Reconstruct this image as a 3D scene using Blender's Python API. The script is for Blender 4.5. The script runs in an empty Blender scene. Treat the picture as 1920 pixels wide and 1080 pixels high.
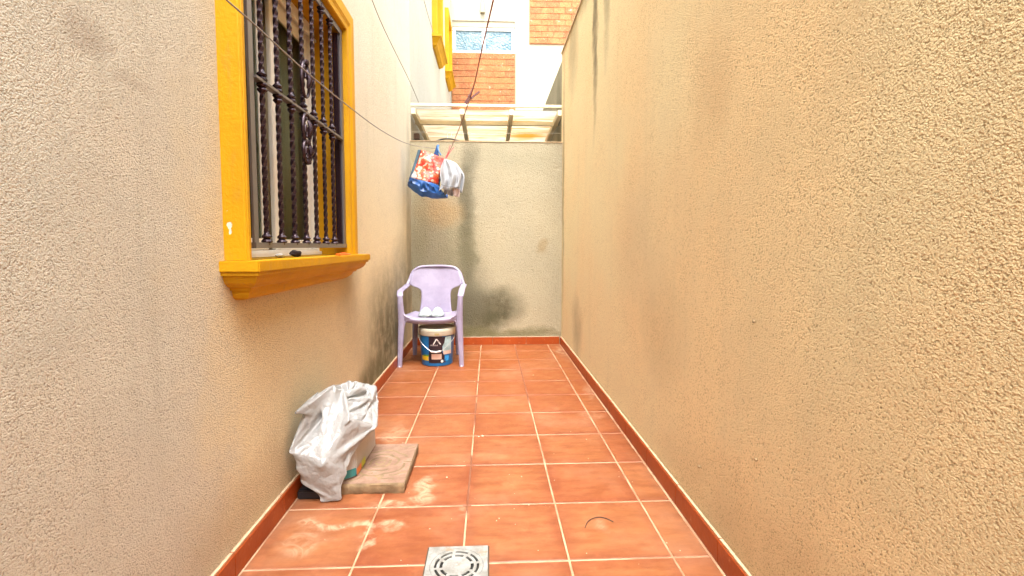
import bpy, bmesh, math, random
from mathutils import Vector, Matrix, noise
R = math.radians
S = bpy.context.scene
COL = S.collection
random.seed(7)

# ------------------------------------------------------------------ camera, world, sun, exposure
PITCH, YAW, F, CY = R(3.6), R(2.667), 900.0, 540 - 21.38
FW = Vector((math.sin(YAW)*math.cos(PITCH), math.cos(YAW)*math.cos(PITCH), -math.sin(PITCH)))
RT = Vector((math.cos(YAW), -math.sin(YAW), 0)); UP = RT.cross(FW)
EYE = Vector((0, 0, 1.0))
cam_d = bpy.data.cameras.new('camera'); cam = bpy.data.objects.new('camera', cam_d); COL.objects.link(cam)
m3 = Matrix((RT, UP, -FW)).transposed(); cam.matrix_world = Matrix.Translation(EYE) @ m3.to_4x4()
cam_d.sensor_width = 36; cam_d.lens = 36*F/1920; cam_d.shift_y = -21.38/1920
cam_d.clip_start = 0.02; cam_d.clip_end = 500
S.camera = cam

SUN_EL, SUN_AZ = R(66), R(186)           # azimuth measured clockwise from +Y; behind and to the right of the camera
w = bpy.data.worlds.new('World'); S.world = w; w.use_nodes = True
wn = w.node_tree.nodes; wl = w.node_tree.links
sky = wn.new('ShaderNodeTexSky'); sky.sky_type = 'NISHITA'; sky.sun_disc = False
sky.sun_elevation = SUN_EL; sky.sun_rotation = SUN_AZ; sky.dust_density = 4; sky.air_density = 1.0; sky.ozone_density = 1
hs = wn.new('ShaderNodeHueSaturation'); hs.inputs['Saturation'].default_value = 0.18
wl.new(sky.outputs[0], hs.inputs['Color']); wl.new(hs.outputs[0], wn['Background'].inputs[0])
wn['Background'].inputs[1].default_value = 0.15
sun_d = bpy.data.lights.new('sun', 'SUN'); sun_d.energy = 0.8; sun_d.angle = R(28); sun_d.color = (1, .96, .9)
sun = bpy.data.objects.new('sun', sun_d); COL.objects.link(sun)
sd = Vector((math.sin(SUN_AZ)*math.cos(SUN_EL), math.cos(SUN_AZ)*math.cos(SUN_EL), math.sin(SUN_EL)))
sun.rotation_euler = sd.to_track_quat('Z', 'Y').to_euler()
S.view_settings.view_transform = 'Standard'; S.view_settings.look = 'None'
S.view_settings.exposure = 3.0; S.view_settings.gamma = 1; S.view_settings.use_curve_mapping = False
S.render.engine = 'CYCLES'
S.cycles.max_bounces = 7; S.cycles.diffuse_bounces = 4; S.cycles.glossy_bounces = 2; S.cycles.transmission_bounces = 4

# ------------------------------------------------------------------ helpers
def ray(x, y): return F*FW + (x-960)*RT + (CY-y)*UP
def at(x, y, Y):
    d = ray(x, y); return EYE + d*(Y/d.y)
def atX(x, y, X):
    d = ray(x, y); return EYE + d*(X/d.x)

ORG = {}
def tag(o, label=None, cat=None, group=None, kind=None):
    if label: o['label'] = label
    if cat: o['category'] = cat
    if group: o['group'] = group
    if kind: o['kind'] = kind
    return o
def empty(name, loc, label, cat, group=None):
    o = bpy.data.objects.new(name, None); COL.objects.link(o); o.empty_display_size = .1
    o.location = loc; ORG[o] = Vector(loc)
    return tag(o, label, cat, group)

class MB:
    def __init__(s): s.v = []; s.f = []; s.mi = []
    def box(s, x0, x1, y0, y1, z0, z1, mi=0):
        b = len(s.v)
        s.v += [(x, y, z) for z in (z0, z1) for y in (y0, y1) for x in (x0, x1)]
        for q in ((0,2,3,1),(4,5,7,6),(0,1,5,4),(2,6,7,3),(0,4,6,2),(1,3,7,5)):
            s.f.append(tuple(b+i for i in q)); s.mi.append(mi)
        return s
    def quad(s, *p, mi=0):
        b = len(s.v); s.v += [tuple(q) for q in p]; s.f.append(tuple(range(b, b+len(p)))); s.mi.append(mi); return s
    def tube(s, pts, r, n=8, mi=0, cap=True):
        pts = [Vector(p) for p in pts]; rr = r if isinstance(r, (list, tuple)) else [r]*len(pts)
        b = len(s.v); prev = None
        for i, p in enumerate(pts):
            t = (pts[min(i+1, len(pts)-1)] - pts[max(i-1, 0)]).normalized()
            if prev is None:
                a = Vector((0,0,1)) if abs(t.z) < .9 else Vector((1,0,0)); u = t.cross(a).normalized()
            else: u = (prev - t*prev.dot(t)).normalized()
            prev = u; v = t.cross(u)
            for k in range(n):
                a = 2*math.pi*k/n; s.v.append(tuple(p + (u*math.cos(a) + v*math.sin(a))*rr[i]))
        for i in range(len(pts)-1):
            for k in range(n):
                s.f.append((b+i*n+k, b+i*n+(k+1)%n, b+(i+1)*n+(k+1)%n, b+(i+1)*n+k)); s.mi.append(mi)
        if cap:
            s.f.append(tuple(b+k for k in reversed(range(n)))); s.mi.append(mi)
            s.f.append(tuple(b+(len(pts)-1)*n+k for k in range(n))); s.mi.append(mi)
        return s
    def strip(s, rows, mi=0, closed=False, cap=False):
        """rows: list of equally long point loops; closed joins the loop ends"""
        b = len(s.v); n = len(rows[0])
        for r_ in rows: s.v += [tuple(p) for p in r_]
        for i in range(len(rows)-1):
            for k in range(n if closed else n-1):
                s.f.append((b+i*n+k, b+i*n+(k+1)%n, b+(i+1)*n+(k+1)%n, b+(i+1)*n+k)); s.mi.append(mi)
        if cap:
            s.f.append(tuple(b+k for k in reversed(range(n)))); s.mi.append(mi)
            s.f.append(tuple(b+(len(rows)-1)*n+k for k in range(n))); s.mi.append(mi)
        return s
    def lathe(s, prof, c, n=24, mi=0, a0=0, a1=2*math.pi):
        full = abs(a1-a0-2*math.pi) < 1e-6
        m = n if full else n+1
        rows = [[(c[0]+r*math.cos(a0+(a1-a0)*k/n), c[1]+r*math.sin(a0+(a1-a0)*k/n), c[2]+z) for k in range(m)] for r, z in prof]
        return s.strip(rows, mi, closed=full)
    def build(s, name, mats, parent=None, smooth=False, bevel=0, loc=None, solid=0, seg=2, weld=False, subsurf=0, angle=40):
        me = bpy.data.meshes.new(name)
        org = ORG[parent] if parent is not None and parent in ORG else Vector((0, 0, 0))
        if loc is not None: org = Vector(loc)
        me.from_pydata([tuple(Vector(p)-org) for p in s.v], [], s.f)
        if not isinstance(mats, (list, tuple)): mats = [mats]
        for m in mats: me.materials.append(m)
        for p, i in zip(me.polygons, s.mi): p.material_index = i
        bm = bmesh.new(); bm.from_mesh(me)
        if weld: bmesh.ops.remove_doubles(bm, verts=bm.verts, dist=1e-5)
        bmesh.ops.recalc_face_normals(bm, faces=bm.faces)
        if bevel:
            es = [e for e in bm.edges if len(e.link_faces) == 2 and e.calc_face_angle(0) > R(30)]
            bmesh.ops.bevel(bm, geom=es, offset=bevel, segments=seg, affect='EDGES', clamp_overlap=True)
        bm.to_mesh(me); bm.free()
        o = bpy.data.objects.new(name, me); COL.objects.link(o)
        if parent is not None: o.parent = parent
        if loc is not None:
            o.location = Vector(loc) - (ORG[parent] if parent is not None and parent in ORG else Vector((0,0,0)))
        ORG[o] = org
        if solid:
            md = o.modifiers.new('solid', 'SOLIDIFY'); md.thickness = solid; md.offset = 0
        if subsurf:
            md = o.modifiers.new('sub', 'SUBSURF'); md.levels = subsurf; md.render_levels = subsurf
        if smooth:
            for p in me.polygons: p.use_smooth = True
            if angle < 180: me.set_sharp_from_angle(angle=R(angle))
        return o
def share(src, loc, parent, name=None):
    """a linked-data copy of a part, placed at a world location"""
    o = src.copy(); COL.objects.link(o)
    if name: o.name = name
    o.parent = parent; o.location = Vector(loc) - ORG[parent]; ORG[o] = Vector(loc); return o
def bez(pts, n=8):
    pts = [Vector(p) for p in pts]; P = [pts[0]] + pts + [pts[-1]]; out = []
    for i in range(1, len(P)-2):
        for k in range(n):
            t = k/n; a, b, c, d = P[i-1], P[i], P[i+1], P[i+2]
            out.append(.5*((2*b)+(c-a)*t+(2*a-5*b+4*c-d)*t*t+(3*b-a-3*c+d)*t**3))
    out.append(pts[-1]); return out

# ------------------------------------------------------------------ material helpers
class NT:
    def __init__(s, name):
        s.m = bpy.data.materials.new(name); s.m.use_nodes = True; s.t = s.m.node_tree; s.n = s.t.nodes; s.l = s.t.links
        s.b = s.n['Principled BSDF']; s._p = None; s._o = None
    def set(s, sock, v):
        if hasattr(v, 'is_output') or isinstance(v, bpy.types.NodeSocket): s.l.new(v, sock)
        else:
            if sock.type == 'RGBA' and len(v) == 3: v = (*v, 1)
            sock.default_value = v
    def P(s, k, v): s.set(s.b.inputs[k], v); return s
    def pos(s):
        if not s._p: s._p = s.n.new('ShaderNodeNewGeometry').outputs['Position']
        return s._p
    def objco(s, k='Object'):
        return s.n.new('ShaderNodeTexCoord').outputs[k]
    def vm(s, op, a, b=None, out=0):
        n = s.n.new('ShaderNodeVectorMath'); n.operation = op; s.set(n.inputs[0], a)
        if b is not None: s.set(n.inputs[1] if op != 'SCALE' else n.inputs[3], b)
        return n.outputs['Value' if op in ('LENGTH', 'DISTANCE', 'DOT_PRODUCT') else 'Vector']
    def m_(s, op, a, b=None, c=None, clamp=False):
        n = s.n.new('ShaderNodeMath'); n.operation = op; n.use_clamp = clamp; s.set(n.inputs[0], a)
        if b is not None: s.set(n.inputs[1], b)
        if c is not None: s.set(n.inputs[2], c)
        return n.outputs[0]
    def mr(s, v, a, b, c=0., d=1., smooth=True):
        n = s.n.new('ShaderNodeMapRange'); n.interpolation_type = 'SMOOTHSTEP' if smooth else 'LINEAR'
        s.set(n.inputs[0], v)
        for i, q in enumerate((a, b, c, d)): s.set(n.inputs[i+1], q)
        return n.outputs[0]
    def noise(s, scale, detail=3, rough=.55, vec=None, dist=0, col=False):
        n = s.n.new('ShaderNodeTexNoise'); s.set(n.inputs['Vector'], vec if vec is not None else s.pos())
        n.inputs['Scale'].default_value = scale; n.inputs['Detail'].default_value = detail
        n.inputs['Roughness'].default_value = rough; n.inputs['Distortion'].default_value = dist
        return n.outputs['Color' if col else 'Fac']
    def voro(s, scale, feature='F1', vec=None, out='Distance', rnd=1):
        n = s.n.new('ShaderNodeTexVoronoi'); n.feature = feature; s.set(n.inputs['Vector'], vec if vec is not None else s.pos())
        n.inputs['Scale'].default_value = scale; n.inputs['Randomness'].default_value = rnd; return n.outputs[out]
    def mix(s, f, a, b, mode='MIX'):
        n = s.n.new('ShaderNodeMix'); n.data_type = 'RGBA'; n.blend_type = mode
        s.set(n.inputs[0], f); s.set(n.inputs[6], a); s.set(n.inputs[7], b); return n.outputs[2]
    def ell(s, c, r, soft=.5, warp=None):
        """1 inside an ellipsoid at world c with radii r, falling to 0 at its edge"""
        v = warp if warp is not None else s.pos()
        v = s.vm('SUBTRACT', v, tuple(c)); v = s.vm('MULTIPLY', v, tuple(1/q for q in r))
        return s.mr(s.vm('LENGTH', v), 1., 1.-soft)
    def warp(s, amp, scale):
        c = s.noise(scale, 3, .6, col=True); c = s.vm('SUBTRACT', c, (.5, .5, .5)); c = s.vm('SCALE', c, amp)
        return s.vm('ADD', s.pos(), c)
    def maxs(s, L):
        o = L[0]
        for q in L[1:]: o = s.m_('MAXIMUM', o, q)
        return o
    def bump(s, h, dist=.003, strength=1., normal=None):
        n = s.n.new('ShaderNodeBump'); s.set(n.inputs['Height'], h); n.inputs['Distance'].default_value = dist
        n.inputs['Strength'].default_value = strength
        if normal is not None: s.l.new(normal, n.inputs['Normal'])
        return n.outputs[0]
def plain(name, col, rough=.5, metal=0, bump=0, bscale=60, var=.0, spec=.5, coat=0):
    t = NT(name); c = col
    if var:
        f = t.noise(bscale*.25, 4, .6); c = t.mix(t.mr(f, .3, .7), tuple(q*(1-var) for q in col), tuple(min(1, q*(1+var)) for q in col))
    t.P('Base Color', c); t.P('Roughness', rough); t.P('Metallic', metal); t.P('Specular IOR Level', spec)
    if coat: t.P('Coat Weight', coat)
    if bump: t.P('Normal', t.bump(t.noise(bscale, 3), bump))
    return t.m

def roughcast(name, base, alt, stains_shade=None, grain=1.0, dist=.008, pits=.66, streak=.16, gold_light=None, cracks=False):
    """sprayed cement render; stains(t, warped_pos) -> list of (mask, colour, amount)"""
    t = NT(name)
    big = t.noise(.9, 2, .6); med = t.noise(5, 3, .6)
    c = t.mix(t.mr(big, .35, .65), base, alt)
    c = t.mix(t.mr(med, .35, .75, 0, .35), c, tuple(q*.86 for q in base))
    # vertical run-off streaks, faint
    sv = t.vm('MULTIPLY', t.pos(), (9, 9, .7)); st = t.noise(1.0, 3, .6, vec=sv)
    c = t.mix(t.mr(st, .52, .75, 0, streak), c, (.34, .31, .22))
    if cracks:
        vc = t.voro(1.15, 'DISTANCE_TO_EDGE', vec=t.warp(.25, 2.3)); cm = t.m_('MULTIPLY', t.mr(vc, .0, .0035, 1, 0), t.mr(big, .5, .58)); c = t.mix(t.m_('MULTIPLY', cm, .45), c, (.26, .19, .12))
    if gold_light:   # golden cast of the light, painted into the colour from here on
        sy = t.n.new('ShaderNodeSeparateXYZ'); t.l.new(t.pos(), sy.inputs[0])
        gm = t.mr(t.m_('ADD', sy.outputs[1], t.m_('MULTIPLY', t.m_('SUBTRACT', med, .5), .5)), gold_light[0], gold_light[1]); hz = t.mr(sy.outputs[2], 2.0, .9, .25, 1)
        c = t.mix(t.m_('MULTIPLY', gm, hz), c, gold_light[2])
    if stains_shade:
        W = t.warp(.22, 3.2); n = t.mr(t.noise(9, 4, .65), .3, .62, .72, 1)
        for mask, col, amt in stains_shade(t, W):
            c = t.mix(t.m_('MULTIPLY', t.m_('MULTIPLY', t.m_('POWER', mask, .7), n), amt), c, col)
    n1 = t.noise(370*grain, 2, .7); n2 = t.noise(150*grain, 2, .6)
    vd = t.voro(250*grain)
    h = t.m_('ADD', t.m_('SUBTRACT', t.m_('MULTIPLY', n1, t.m_('MULTIPLY_ADD', med, .6, .4)), t.m_('MULTIPLY', vd, .45)), t.m_('MULTIPLY', n2, .9))
    # shade in the pits, painted into the colour
    pit = t.mr(h, .30, .52, 1, 0)
    pit2 = t.m_('MULTIPLY', t.mr(t.voro(46*grain), .0, .13, 1, 0), t.mr(big, .40, .6, .15, 1))
    c = t.mix(t.m_('MULTIPLY', pit, pits), c, tuple(q*f for q, f in zip(base, (.36, .30, .24)))); c = t.mix(t.m_('MULTIPLY', pit2, pits*2.0), c, (.14, .10, .05))
    h = t.m_('SUBTRACT', t.m_('ADD', h, t.m_('MULTIPLY', med, 1.2)), t.m_('MULTIPLY', pit2, .55))
    t.P('Base Color', c); t.P('Roughness', .93); t.P('Specular IOR Level', .2)
    t.P('Normal', t.bump(h, dist)); return t.m

MOSS = (.12, .11, .045); GRIME = (.16, .145, .10); DAMP = (.30, .25, .16)
def st_left(t, W):
    e = t.ell
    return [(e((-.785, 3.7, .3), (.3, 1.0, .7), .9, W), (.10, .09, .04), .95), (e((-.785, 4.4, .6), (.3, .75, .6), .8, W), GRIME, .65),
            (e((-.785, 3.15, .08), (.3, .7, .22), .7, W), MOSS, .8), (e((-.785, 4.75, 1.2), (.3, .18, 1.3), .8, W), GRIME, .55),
            (e((-.785, 2.75, .7), (.3, .28, .45), .9, W), GRIME, .3),
            (e((-.785, 1.0, 1.43), (.3, .06, .05), .8, W), (.36, .27, .20), .45), (e((-.785, 1.12, 1.37), (.3, .10, .03), .8, W), (.45, .36, .27), .35),
            (e((-.785, 1.6, .12), (.3, .9, .25), .9, W), (.42, .25, .12), .45)]
def st_right(t, W):
    e = t.ell
    return [(e((.735, 3.4, 2.6), (.3, .10, .95), .8, W), (.10, .09, .06), .85), (e((.735, 3.05, 2.7), (.3, .12, .7), .8, W), GRIME, .5),
            (e((.735, 4.8, 1.6), (.3, .09, 1.6), .8, W), GRIME, .6), (e((.735, 4.0, .3), (.3, .3, .35), .9, W), GRIME, .45),
            (e((.735, 2.6, 2.9), (.3, 1.8, .16), .8, W), GRIME, .7), (e((.735, 4.3, 2.75), (.3, .3, .5), .8, W), GRIME, .45),
            (e((.735, 2.0, .62), (.3, .35, .3), .9, W), (.45, .33, .19), .3), (e((.735, 1.6, 1.5), (.3, .2, .25), .9, W), (.55, .33, .16), .3),
            (e((.735, 1.0, .1), (.3, 1.3, .3), .9, W), (.42, .24, .11), .4), (e((.735, 2.4, 1.0), (.3, .5, .5), .9, W), (.55, .40, .25), .3)]
def st_shade_back(t, W):
    e = t.ell
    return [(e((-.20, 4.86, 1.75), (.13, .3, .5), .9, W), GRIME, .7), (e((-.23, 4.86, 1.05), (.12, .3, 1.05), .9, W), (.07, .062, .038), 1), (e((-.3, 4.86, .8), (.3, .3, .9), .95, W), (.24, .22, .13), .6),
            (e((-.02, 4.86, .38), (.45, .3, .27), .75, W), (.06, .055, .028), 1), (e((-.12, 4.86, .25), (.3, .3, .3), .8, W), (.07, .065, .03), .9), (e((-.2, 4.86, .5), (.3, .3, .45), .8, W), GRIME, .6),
            (e((.0, 4.86, .10), (1.0, .3, .09), .7, W), MOSS, .75), (e((.54, 4.86, .98), (.075, .3, .10), .6, W), (.26, .18, .08), .6),
            (e((-.5, 4.86, 1.35), (.3, .3, .22), .8, W), (.42, .26, .11), .6), (e((-.7, 4.86, 1.2), (.12, .3, 1.0), .8, W), (.3, .27, .16), .5),  # first patch here: the hanging bag's shadow, painted brown on the wall
            (e((.3, 4.86, 1.9), (.7, .3, .2), .9, W), (.25, .24, .17), .45)]
def st_far(t, W):
    e = t.ell
    return [(e((.765, 6.5, 2.7), (.3, 2.6, .9), .9, W), GRIME, .55), (e((.765, 5.3, 2.2), (.3, .25, 1.0), .9, W), (.12, .11, .07), .7)]
M = {}
M['wall_left'] = roughcast('cream_roughcast', (.72, .675, .55), (.71, .635, .50), st_left, gold_light=(1.15, 1.6, (.86, .71, .45)), grain=1.2, pits=.56)
M['wall_right'] = roughcast('peach_roughcast', (.83, .69, .41), (.86, .65, .365), st_right, streak=.08)
M['wall_back'] = roughcast('damp_cement_render', (.385, .335, .225), (.335, .30, .21), st_shade_back, grain=.6, dist=.006, pits=.32)
M['wall_far'] = roughcast('pale_render', (.46, .435, .35), (.42, .40, .33), None, grain=.7, dist=.003)
M['wall_far_right'] = roughcast('streaked_render', (.46, .42, .29), (.40, .37, .26), st_far, grain=.7, dist=.003)
M['facade'] = roughcast('white_facade_render', (.38, .35, .27), (.34, .32, .25), None, grain=.5, dist=.002)

def yellow():
    t = NT('ochre_yellow_paint'); n = t.noise(6, 4, .6)
    c = t.mix(t.mr(n, .35, .7), (.52, .265, .002), (.46, .23, .002))
    W = t.warp(.02, 45)
    chip = t.maxs([t.ell((-.767, 1.46, 1.062), (.010, .03, .012), .25, W), t.ell((-.764, 1.46, 1.045), (.006, .03, .010), .25, W), t.ell((-.77, 1.46, 1.105), (.002, .03, .002), .4, W)])
    c = t.mix(chip, c, (.75, .66, .52))
    dirt = t.m_('MAXIMUM', t.mr(t.noise(26, 5, .7), .60, .75, 0, .35), t.mr(t.noise(1, 4, .7, vec=t.vm('MULTIPLY', t.pos(), (30, 30, 5))), .54, .75, 0, .45)); c = t.mix(dirt, c, (.35, .2, .04))
    h = t.m_('SUBTRACT', t.noise(90, 3), t.m_('MULTIPLY', chip, .8))
    t.P('Base Color', c); t.P('Roughness', .62); t.P('Specular IOR Level', .22); t.P('Normal', t.bump(h, .0018)); return t.m
M['yellow'] = yellow()
M['white_alu'] = plain('white_lacquered_aluminium', (.78, .74, .66), .35, var=.04)
M['bars'] = plain('dark_wrought_iron', (.030, .014, .020), .25, .5, bump=.0005, bscale=200)
M['grille_frame'] = plain('grey_steel_flat', (.17, .155, .15), .4, .5, bump=.0004, bscale=90)
t = NT('clear_window_glass'); t.P('Base Color', (.02, .025, .02)); t.P('Roughness', .03)
tp_ = t.n.new('ShaderNodeBsdfTransparent'); tp_.inputs[0].default_value = (.80, .84, .78, 1); mx = t.n.new('ShaderNodeMixShader'); mx.inputs[0].default_value = .80
t.l.new(t.b.outputs[0], mx.inputs[1]); t.l.new(tp_.outputs[0], mx.inputs[2]); t.l.new(mx.outputs[0], t.n['Material Output'].inputs[0]); M['glass'] = t.m
M['curtain'] = plain('cream_curtain_cloth', (.62, .52, .38), .9, bump=.001, bscale=150)
M['room'] = plain('dim_room_paint', (.22, .20, .11), .9)
M['pink_slat'] = plain('pale_shutter_plastic', (.62, .47, .38), .5)

def tile_mat():
    t = NT('terracotta_floor_tile')
    oi = t.n.new('ShaderNodeObjectInfo').outputs['Random']
    g = t.objco(); ab = t.vm('ABSOLUTE', g); sx = t.n.new('ShaderNodeSeparateXYZ'); t.l.new(ab, sx.inputs[0])
    edge = t.m_('MAXIMUM', sx.outputs[0], sx.outputs[1])
    n1 = t.noise(7, 4, .65); sv = t.vm('MULTIPLY', t.pos(), (6, 22, 1)); n2 = t.noise(1, 4, .65, vec=sv)
    e = t.m_('ADD', edge, t.m_('MULTIPLY', t.m_('SUBTRACT', n1, .5), .09))
    c = t.mix(t.mr(n2, .3, .7), (.195, .056, .016), (.28, .096, .033))
    c = t.mix(t.mr(e, .105, .178, 0, .5), c, (.15, .024, .007))
    c = t.mix(t.mr(n1, .5, .75, 0, .5), c, (.42, .150, .060))
    c = t.mix(t.mr(oi, .5, 1, 0, .34, smooth=False), c, (.19, .034, .009)); c = t.mix(t.mr(oi, .5, 0, 0, .16, smooth=False), c, (.34, .15, .062))
    sxx = t.n.new('ShaderNodeSeparateXYZ'); t.l.new(t.pos(), sxx.inputs[0])
    c = t.mix(t.mr(sxx.outputs[1], 2.0, 4.4, 0, .62), c, (.215, .056, .009))       # redder towards the rear rows
    # mineral bloom and washed-out cement on the tiles
    W = t.warp(.16, 9)
    rid = t.m_('SUBTRACT', 1, t.m_('MULTIPLY', t.m_('ABSOLUTE', t.m_('SUBTRACT', t.noise(11, 4, .6, dist=.8), .5)), 9), clamp=True)
    soft = t.mr(t.noise(18, 4, .7), .38, .62)
    bl = [(-.50, 1.69, .24, .035, 1), (-.36, 1.70, .07, .05, 1), (-.27, 1.95, .055, .16, 1), (-.37, 1.83, .14, .04, 1), (-.66, 1.72, .07, .03, .8), (-.42, 1.60, .03, .10, .8),
          (-.50, 2.52, .10, .16, .6), (-.63, 1.60, .08, .12, .5), (.38, 1.655, .05, .05, .3), (.67, 4.5, .03, .32, .7), (.68, 3.2, .03, .25, .4), (.60, 2.75, .1, .1, .3), (-.1, 1.78, .04, .06, .4)]
    B = t.maxs([t.m_('MULTIPLY', t.ell((x, y, 0), (rx, ry, .5), .75, W), a) for x, y, rx, ry, a in bl])
    pat = t.m_('MAXIMUM', t.m_('MULTIPLY', rid, .9), t.m_('MULTIPLY', soft, .55))
    B = t.m_('MULTIPLY', B, pat, clamp=True)
    c = t.mix(t.m_('MULTIPLY', B, .85), c, (.50, .36, .23))
    sc = t.mr(t.voro(23), .03, .05, 1, 0); sc = t.m_('MULTIPLY', sc, t.mr(t.noise(5, 2), .6, .66)); c = t.mix(sc, c, (.16, .07, .03))
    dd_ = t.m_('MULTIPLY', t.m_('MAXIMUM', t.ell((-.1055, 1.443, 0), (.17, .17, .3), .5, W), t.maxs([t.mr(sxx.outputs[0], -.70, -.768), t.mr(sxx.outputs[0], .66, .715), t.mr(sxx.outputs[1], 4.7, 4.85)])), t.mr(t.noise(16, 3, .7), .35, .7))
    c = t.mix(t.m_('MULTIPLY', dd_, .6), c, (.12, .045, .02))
    dust = t.mr(t.noise(2.1, 4, .6), .45, .75, 0, .45); c = t.mix(dust, c, (.33, .165, .09))
    t.P('Base Color', c); t.P('Roughness', t.mr(t.noise(12, 4), .3, .7, .42, .62)); t.P('Specular IOR Level', .4)
    t.P('Normal', t.bump(t.noise(40, 4), .0012)); return t.m
M['tile'] = tile_mat()
def grout():
    t = NT('cement_grout'); n = t.noise(5, 4, .6); sxx = t.n.new('ShaderNodeSeparateXYZ'); t.l.new(t.pos(), sxx.inputs[0])
    c = t.mix(t.mr(n, .4, .62), (.44, .28, .17), (.32, .16, .085))
    W = t.warp(.05, 20)
    d = t.maxs([t.ell((.2515, 3.9, 0), (.03, .95, .2), .15, W), t.ell((-.089, 2.0, 0), (.03, .28, .2), .2, W), t.ell((-.089, 2.85, 0), (.03, .22, .2), .2, W), t.ell((.1, 3.17, 0), (.5, .03, .2), .2, W), t.ell((0, 3.50, 0), (.35, .03, .2), .2, W)])
    c = t.mix(t.m_('MULTIPLY', d, .9), c, (.15, .045, .018))
    t.P('Base Color', c); t.P('Roughness', .9); t.P('Normal', t.bump(t.noise(160, 3), .001)); return t.m
M['grout'] = grout()
def skirt():
    t = NT('red_glazed_skirting_tile'); n = t.noise(9, 4, .6)
    c = t.mix(t.mr(n, .3, .7), (.34, .058, .006), (.27, .042, .005)); c = t.mix(t.mr(t.noise(30, 4, .7), .6, .75, 0, .5), c, (.6, .3, .15))
    t.P('Base Color', c); t.P('Roughness', .4); t.P('Normal', t.bump(t.noise(60, 3), .0008)); return t.m
M['skirt'] = skirt()
M['mortar'] = plain('pale_mortar', (.46, .34, .21), .9, bump=.001, bscale=120, var=.15)

# ------------------------------------------------------------------ ground and patio floor
BX = 4.86
g = MB().box(-60, 60, -60, 90, -.45, -.03).build('ground', plain('rough_concrete', (.36, .33, .29), .9, var=.15, bscale=8)); tag(g, 'bare concrete ground under and around the patio', 'ground', kind='structure')
fl = MB().box(-.80, .75, -2.2, BX, -.0295, -.0015).build('patio_floor', M['grout'], loc=(0, 0, 0))
tag(fl, 'terracotta tiled floor of the narrow patio with pale grout joints', 'floor', kind='structure')
XS = [-.768, -.4305, -.0885, .2515, .588, .7125]
YS = [4.846] + [4.537 - .3417*k for k in range(20)]
J = .0026
meshes = {}
for i in range(len(YS)-1):
    for j in range(5):
        y1, y0, x0, x1 = YS[i], YS[i+1], XS[j], XS[j+1]
        key = (round(x1-x0, 3), round(y1-y0, 3)); c = Vector(((x0+x1)/2, (y0+y1)/2, 0))
        c.x += random.uniform(-.0006, .0006); c.z += random.uniform(-.0004, .0006)
        if key not in meshes:
            a, b = (x1-x0)/2-J, (y1-y0)/2-J; mb = MB()
            top = [(-a+.003, -b+.003, .0), (a-.003, -b+.003, .0), (a-.003, b-.003, .0), (-a+.003, b-.003, .0)]
            mid = [(-a, -b, -.0022), (a, -b, -.0022), (a, b, -.0022), (-a, b, -.0022)]
            bot = [(p[0], p[1], -.012) for p in mid]
            mb.strip([bot, mid, top], closed=True, cap=True)
            meshes[key] = mb.build('floor_tile', M['tile'], fl, loc=(0, 0, 0)); o = meshes[key]
            o.location = c; ORG[o] = c
        else: o = share(meshes[key], c, fl)
        o.rotation_euler.z = random.uniform(-.002, .002)

# ------------------------------------------------------------------ left house
def wall_with_hole(x, dx, y0, y1, z0, z1, holes, mat, name, parent):
    """wall slab whose room-side face is at x, dx = thickness towards the other side; holes = (ya, yb, za, zb)"""
    ys = sorted({y0, y1, *[h[0] for h in holes], *[h[1] for h in holes]}); zs = sorted({z0, z1, *[h[2] for h in holes], *[h[3] for h in holes]})
    mb = MB()
    def solid(i, k):
        if not (0 <= i < len(ys)-1 and 0 <= k < len(zs)-1): return False
        cy, cz = (ys[i]+ys[i+1])/2, (zs[k]+zs[k+1])/2
        return not any(h[0] < cy < h[1] and h[2] < cz < h[3] for h in holes)
    for i in range(len(ys)-1):
        for k in range(len(zs)-1):
            if not solid(i, k): continue
            a, b, c, d = ys[i], ys[i+1], zs[k], zs[k+1]
            for X in (x, x+dx): mb.quad((X, a, c), (X, b, c), (X, b, d), (X, a, d))
            if not solid(i-1, k): mb.quad((x, a, c), (x+dx, a, c), (x+dx, a, d), (x, a, d))
            if not solid(i+1, k): mb.quad((x, b, c), (x+dx, b, c), (x+dx, b, d), (x, b, d))
            if not solid(i, k-1): mb.quad((x, a, c), (x+dx, a, c), (x+dx, b, c), (x, b, c))
            if not solid(i, k+1): mb.quad((x, a, d), (x+dx, a, d), (x+dx, b, d), (x, b, d))
    return mb.build(name, mat, parent, weld=True)

WX = -.785
house = empty('house', (-1.2, 1.3, 0), 'cream roughcast house wall on the left with a yellow framed barred window', 'house')
wall_with_hole(WX, -.25, -2.2, 4.935, -.03, 6.2, [(1.475, 2.575, .94, 2.13)], M['wall_left'], 'wall', house)

def surround(parent, oy0, oy1, iy0, iy1, zb, iz, oz, xf, xb, mat, wx, name='surround', step=True):
    """painted moulded surround: U of two jambs and a head, mitred, running from the sill up"""
    mb = MB()
    def U(y0, y1, z): return [(y0, zb), (y0, z), (y1, z), (y1, zb)]
    prof = [(0, wx+.0), (0, xf-.006), (.10, xf), (.62, xf), (.70, xf-.006), (1, xf-.008), (1.0, xb)] if step else [(0, wx), (0, xf), (1, xf), (1, xb)]
    rows = []
    for t, X in prof:
        y0 = oy0+(iy0-oy0)*t; y1 = oy1+(iy1-oy1)*t; z = oz+(iz-oz)*t
        rows.append([(X, a, b) for a, b in U(y0, y1, z)])
    mb.strip(rows)
    return mb.build(name, mat, parent, smooth=False, bevel=.004, seg=2)
win = MB()
w1 = empty('window', (WX, 2.0, .96), None, None); w1.parent = house; w1.location = Vector((WX, 2.0, .96)) - ORG[house]
surround(w1, 1.46, 2.66, 1.497, 2.55, .958, 2.10, 2.205, -.715, -.905, M['yellow'], WX-.004)
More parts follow.
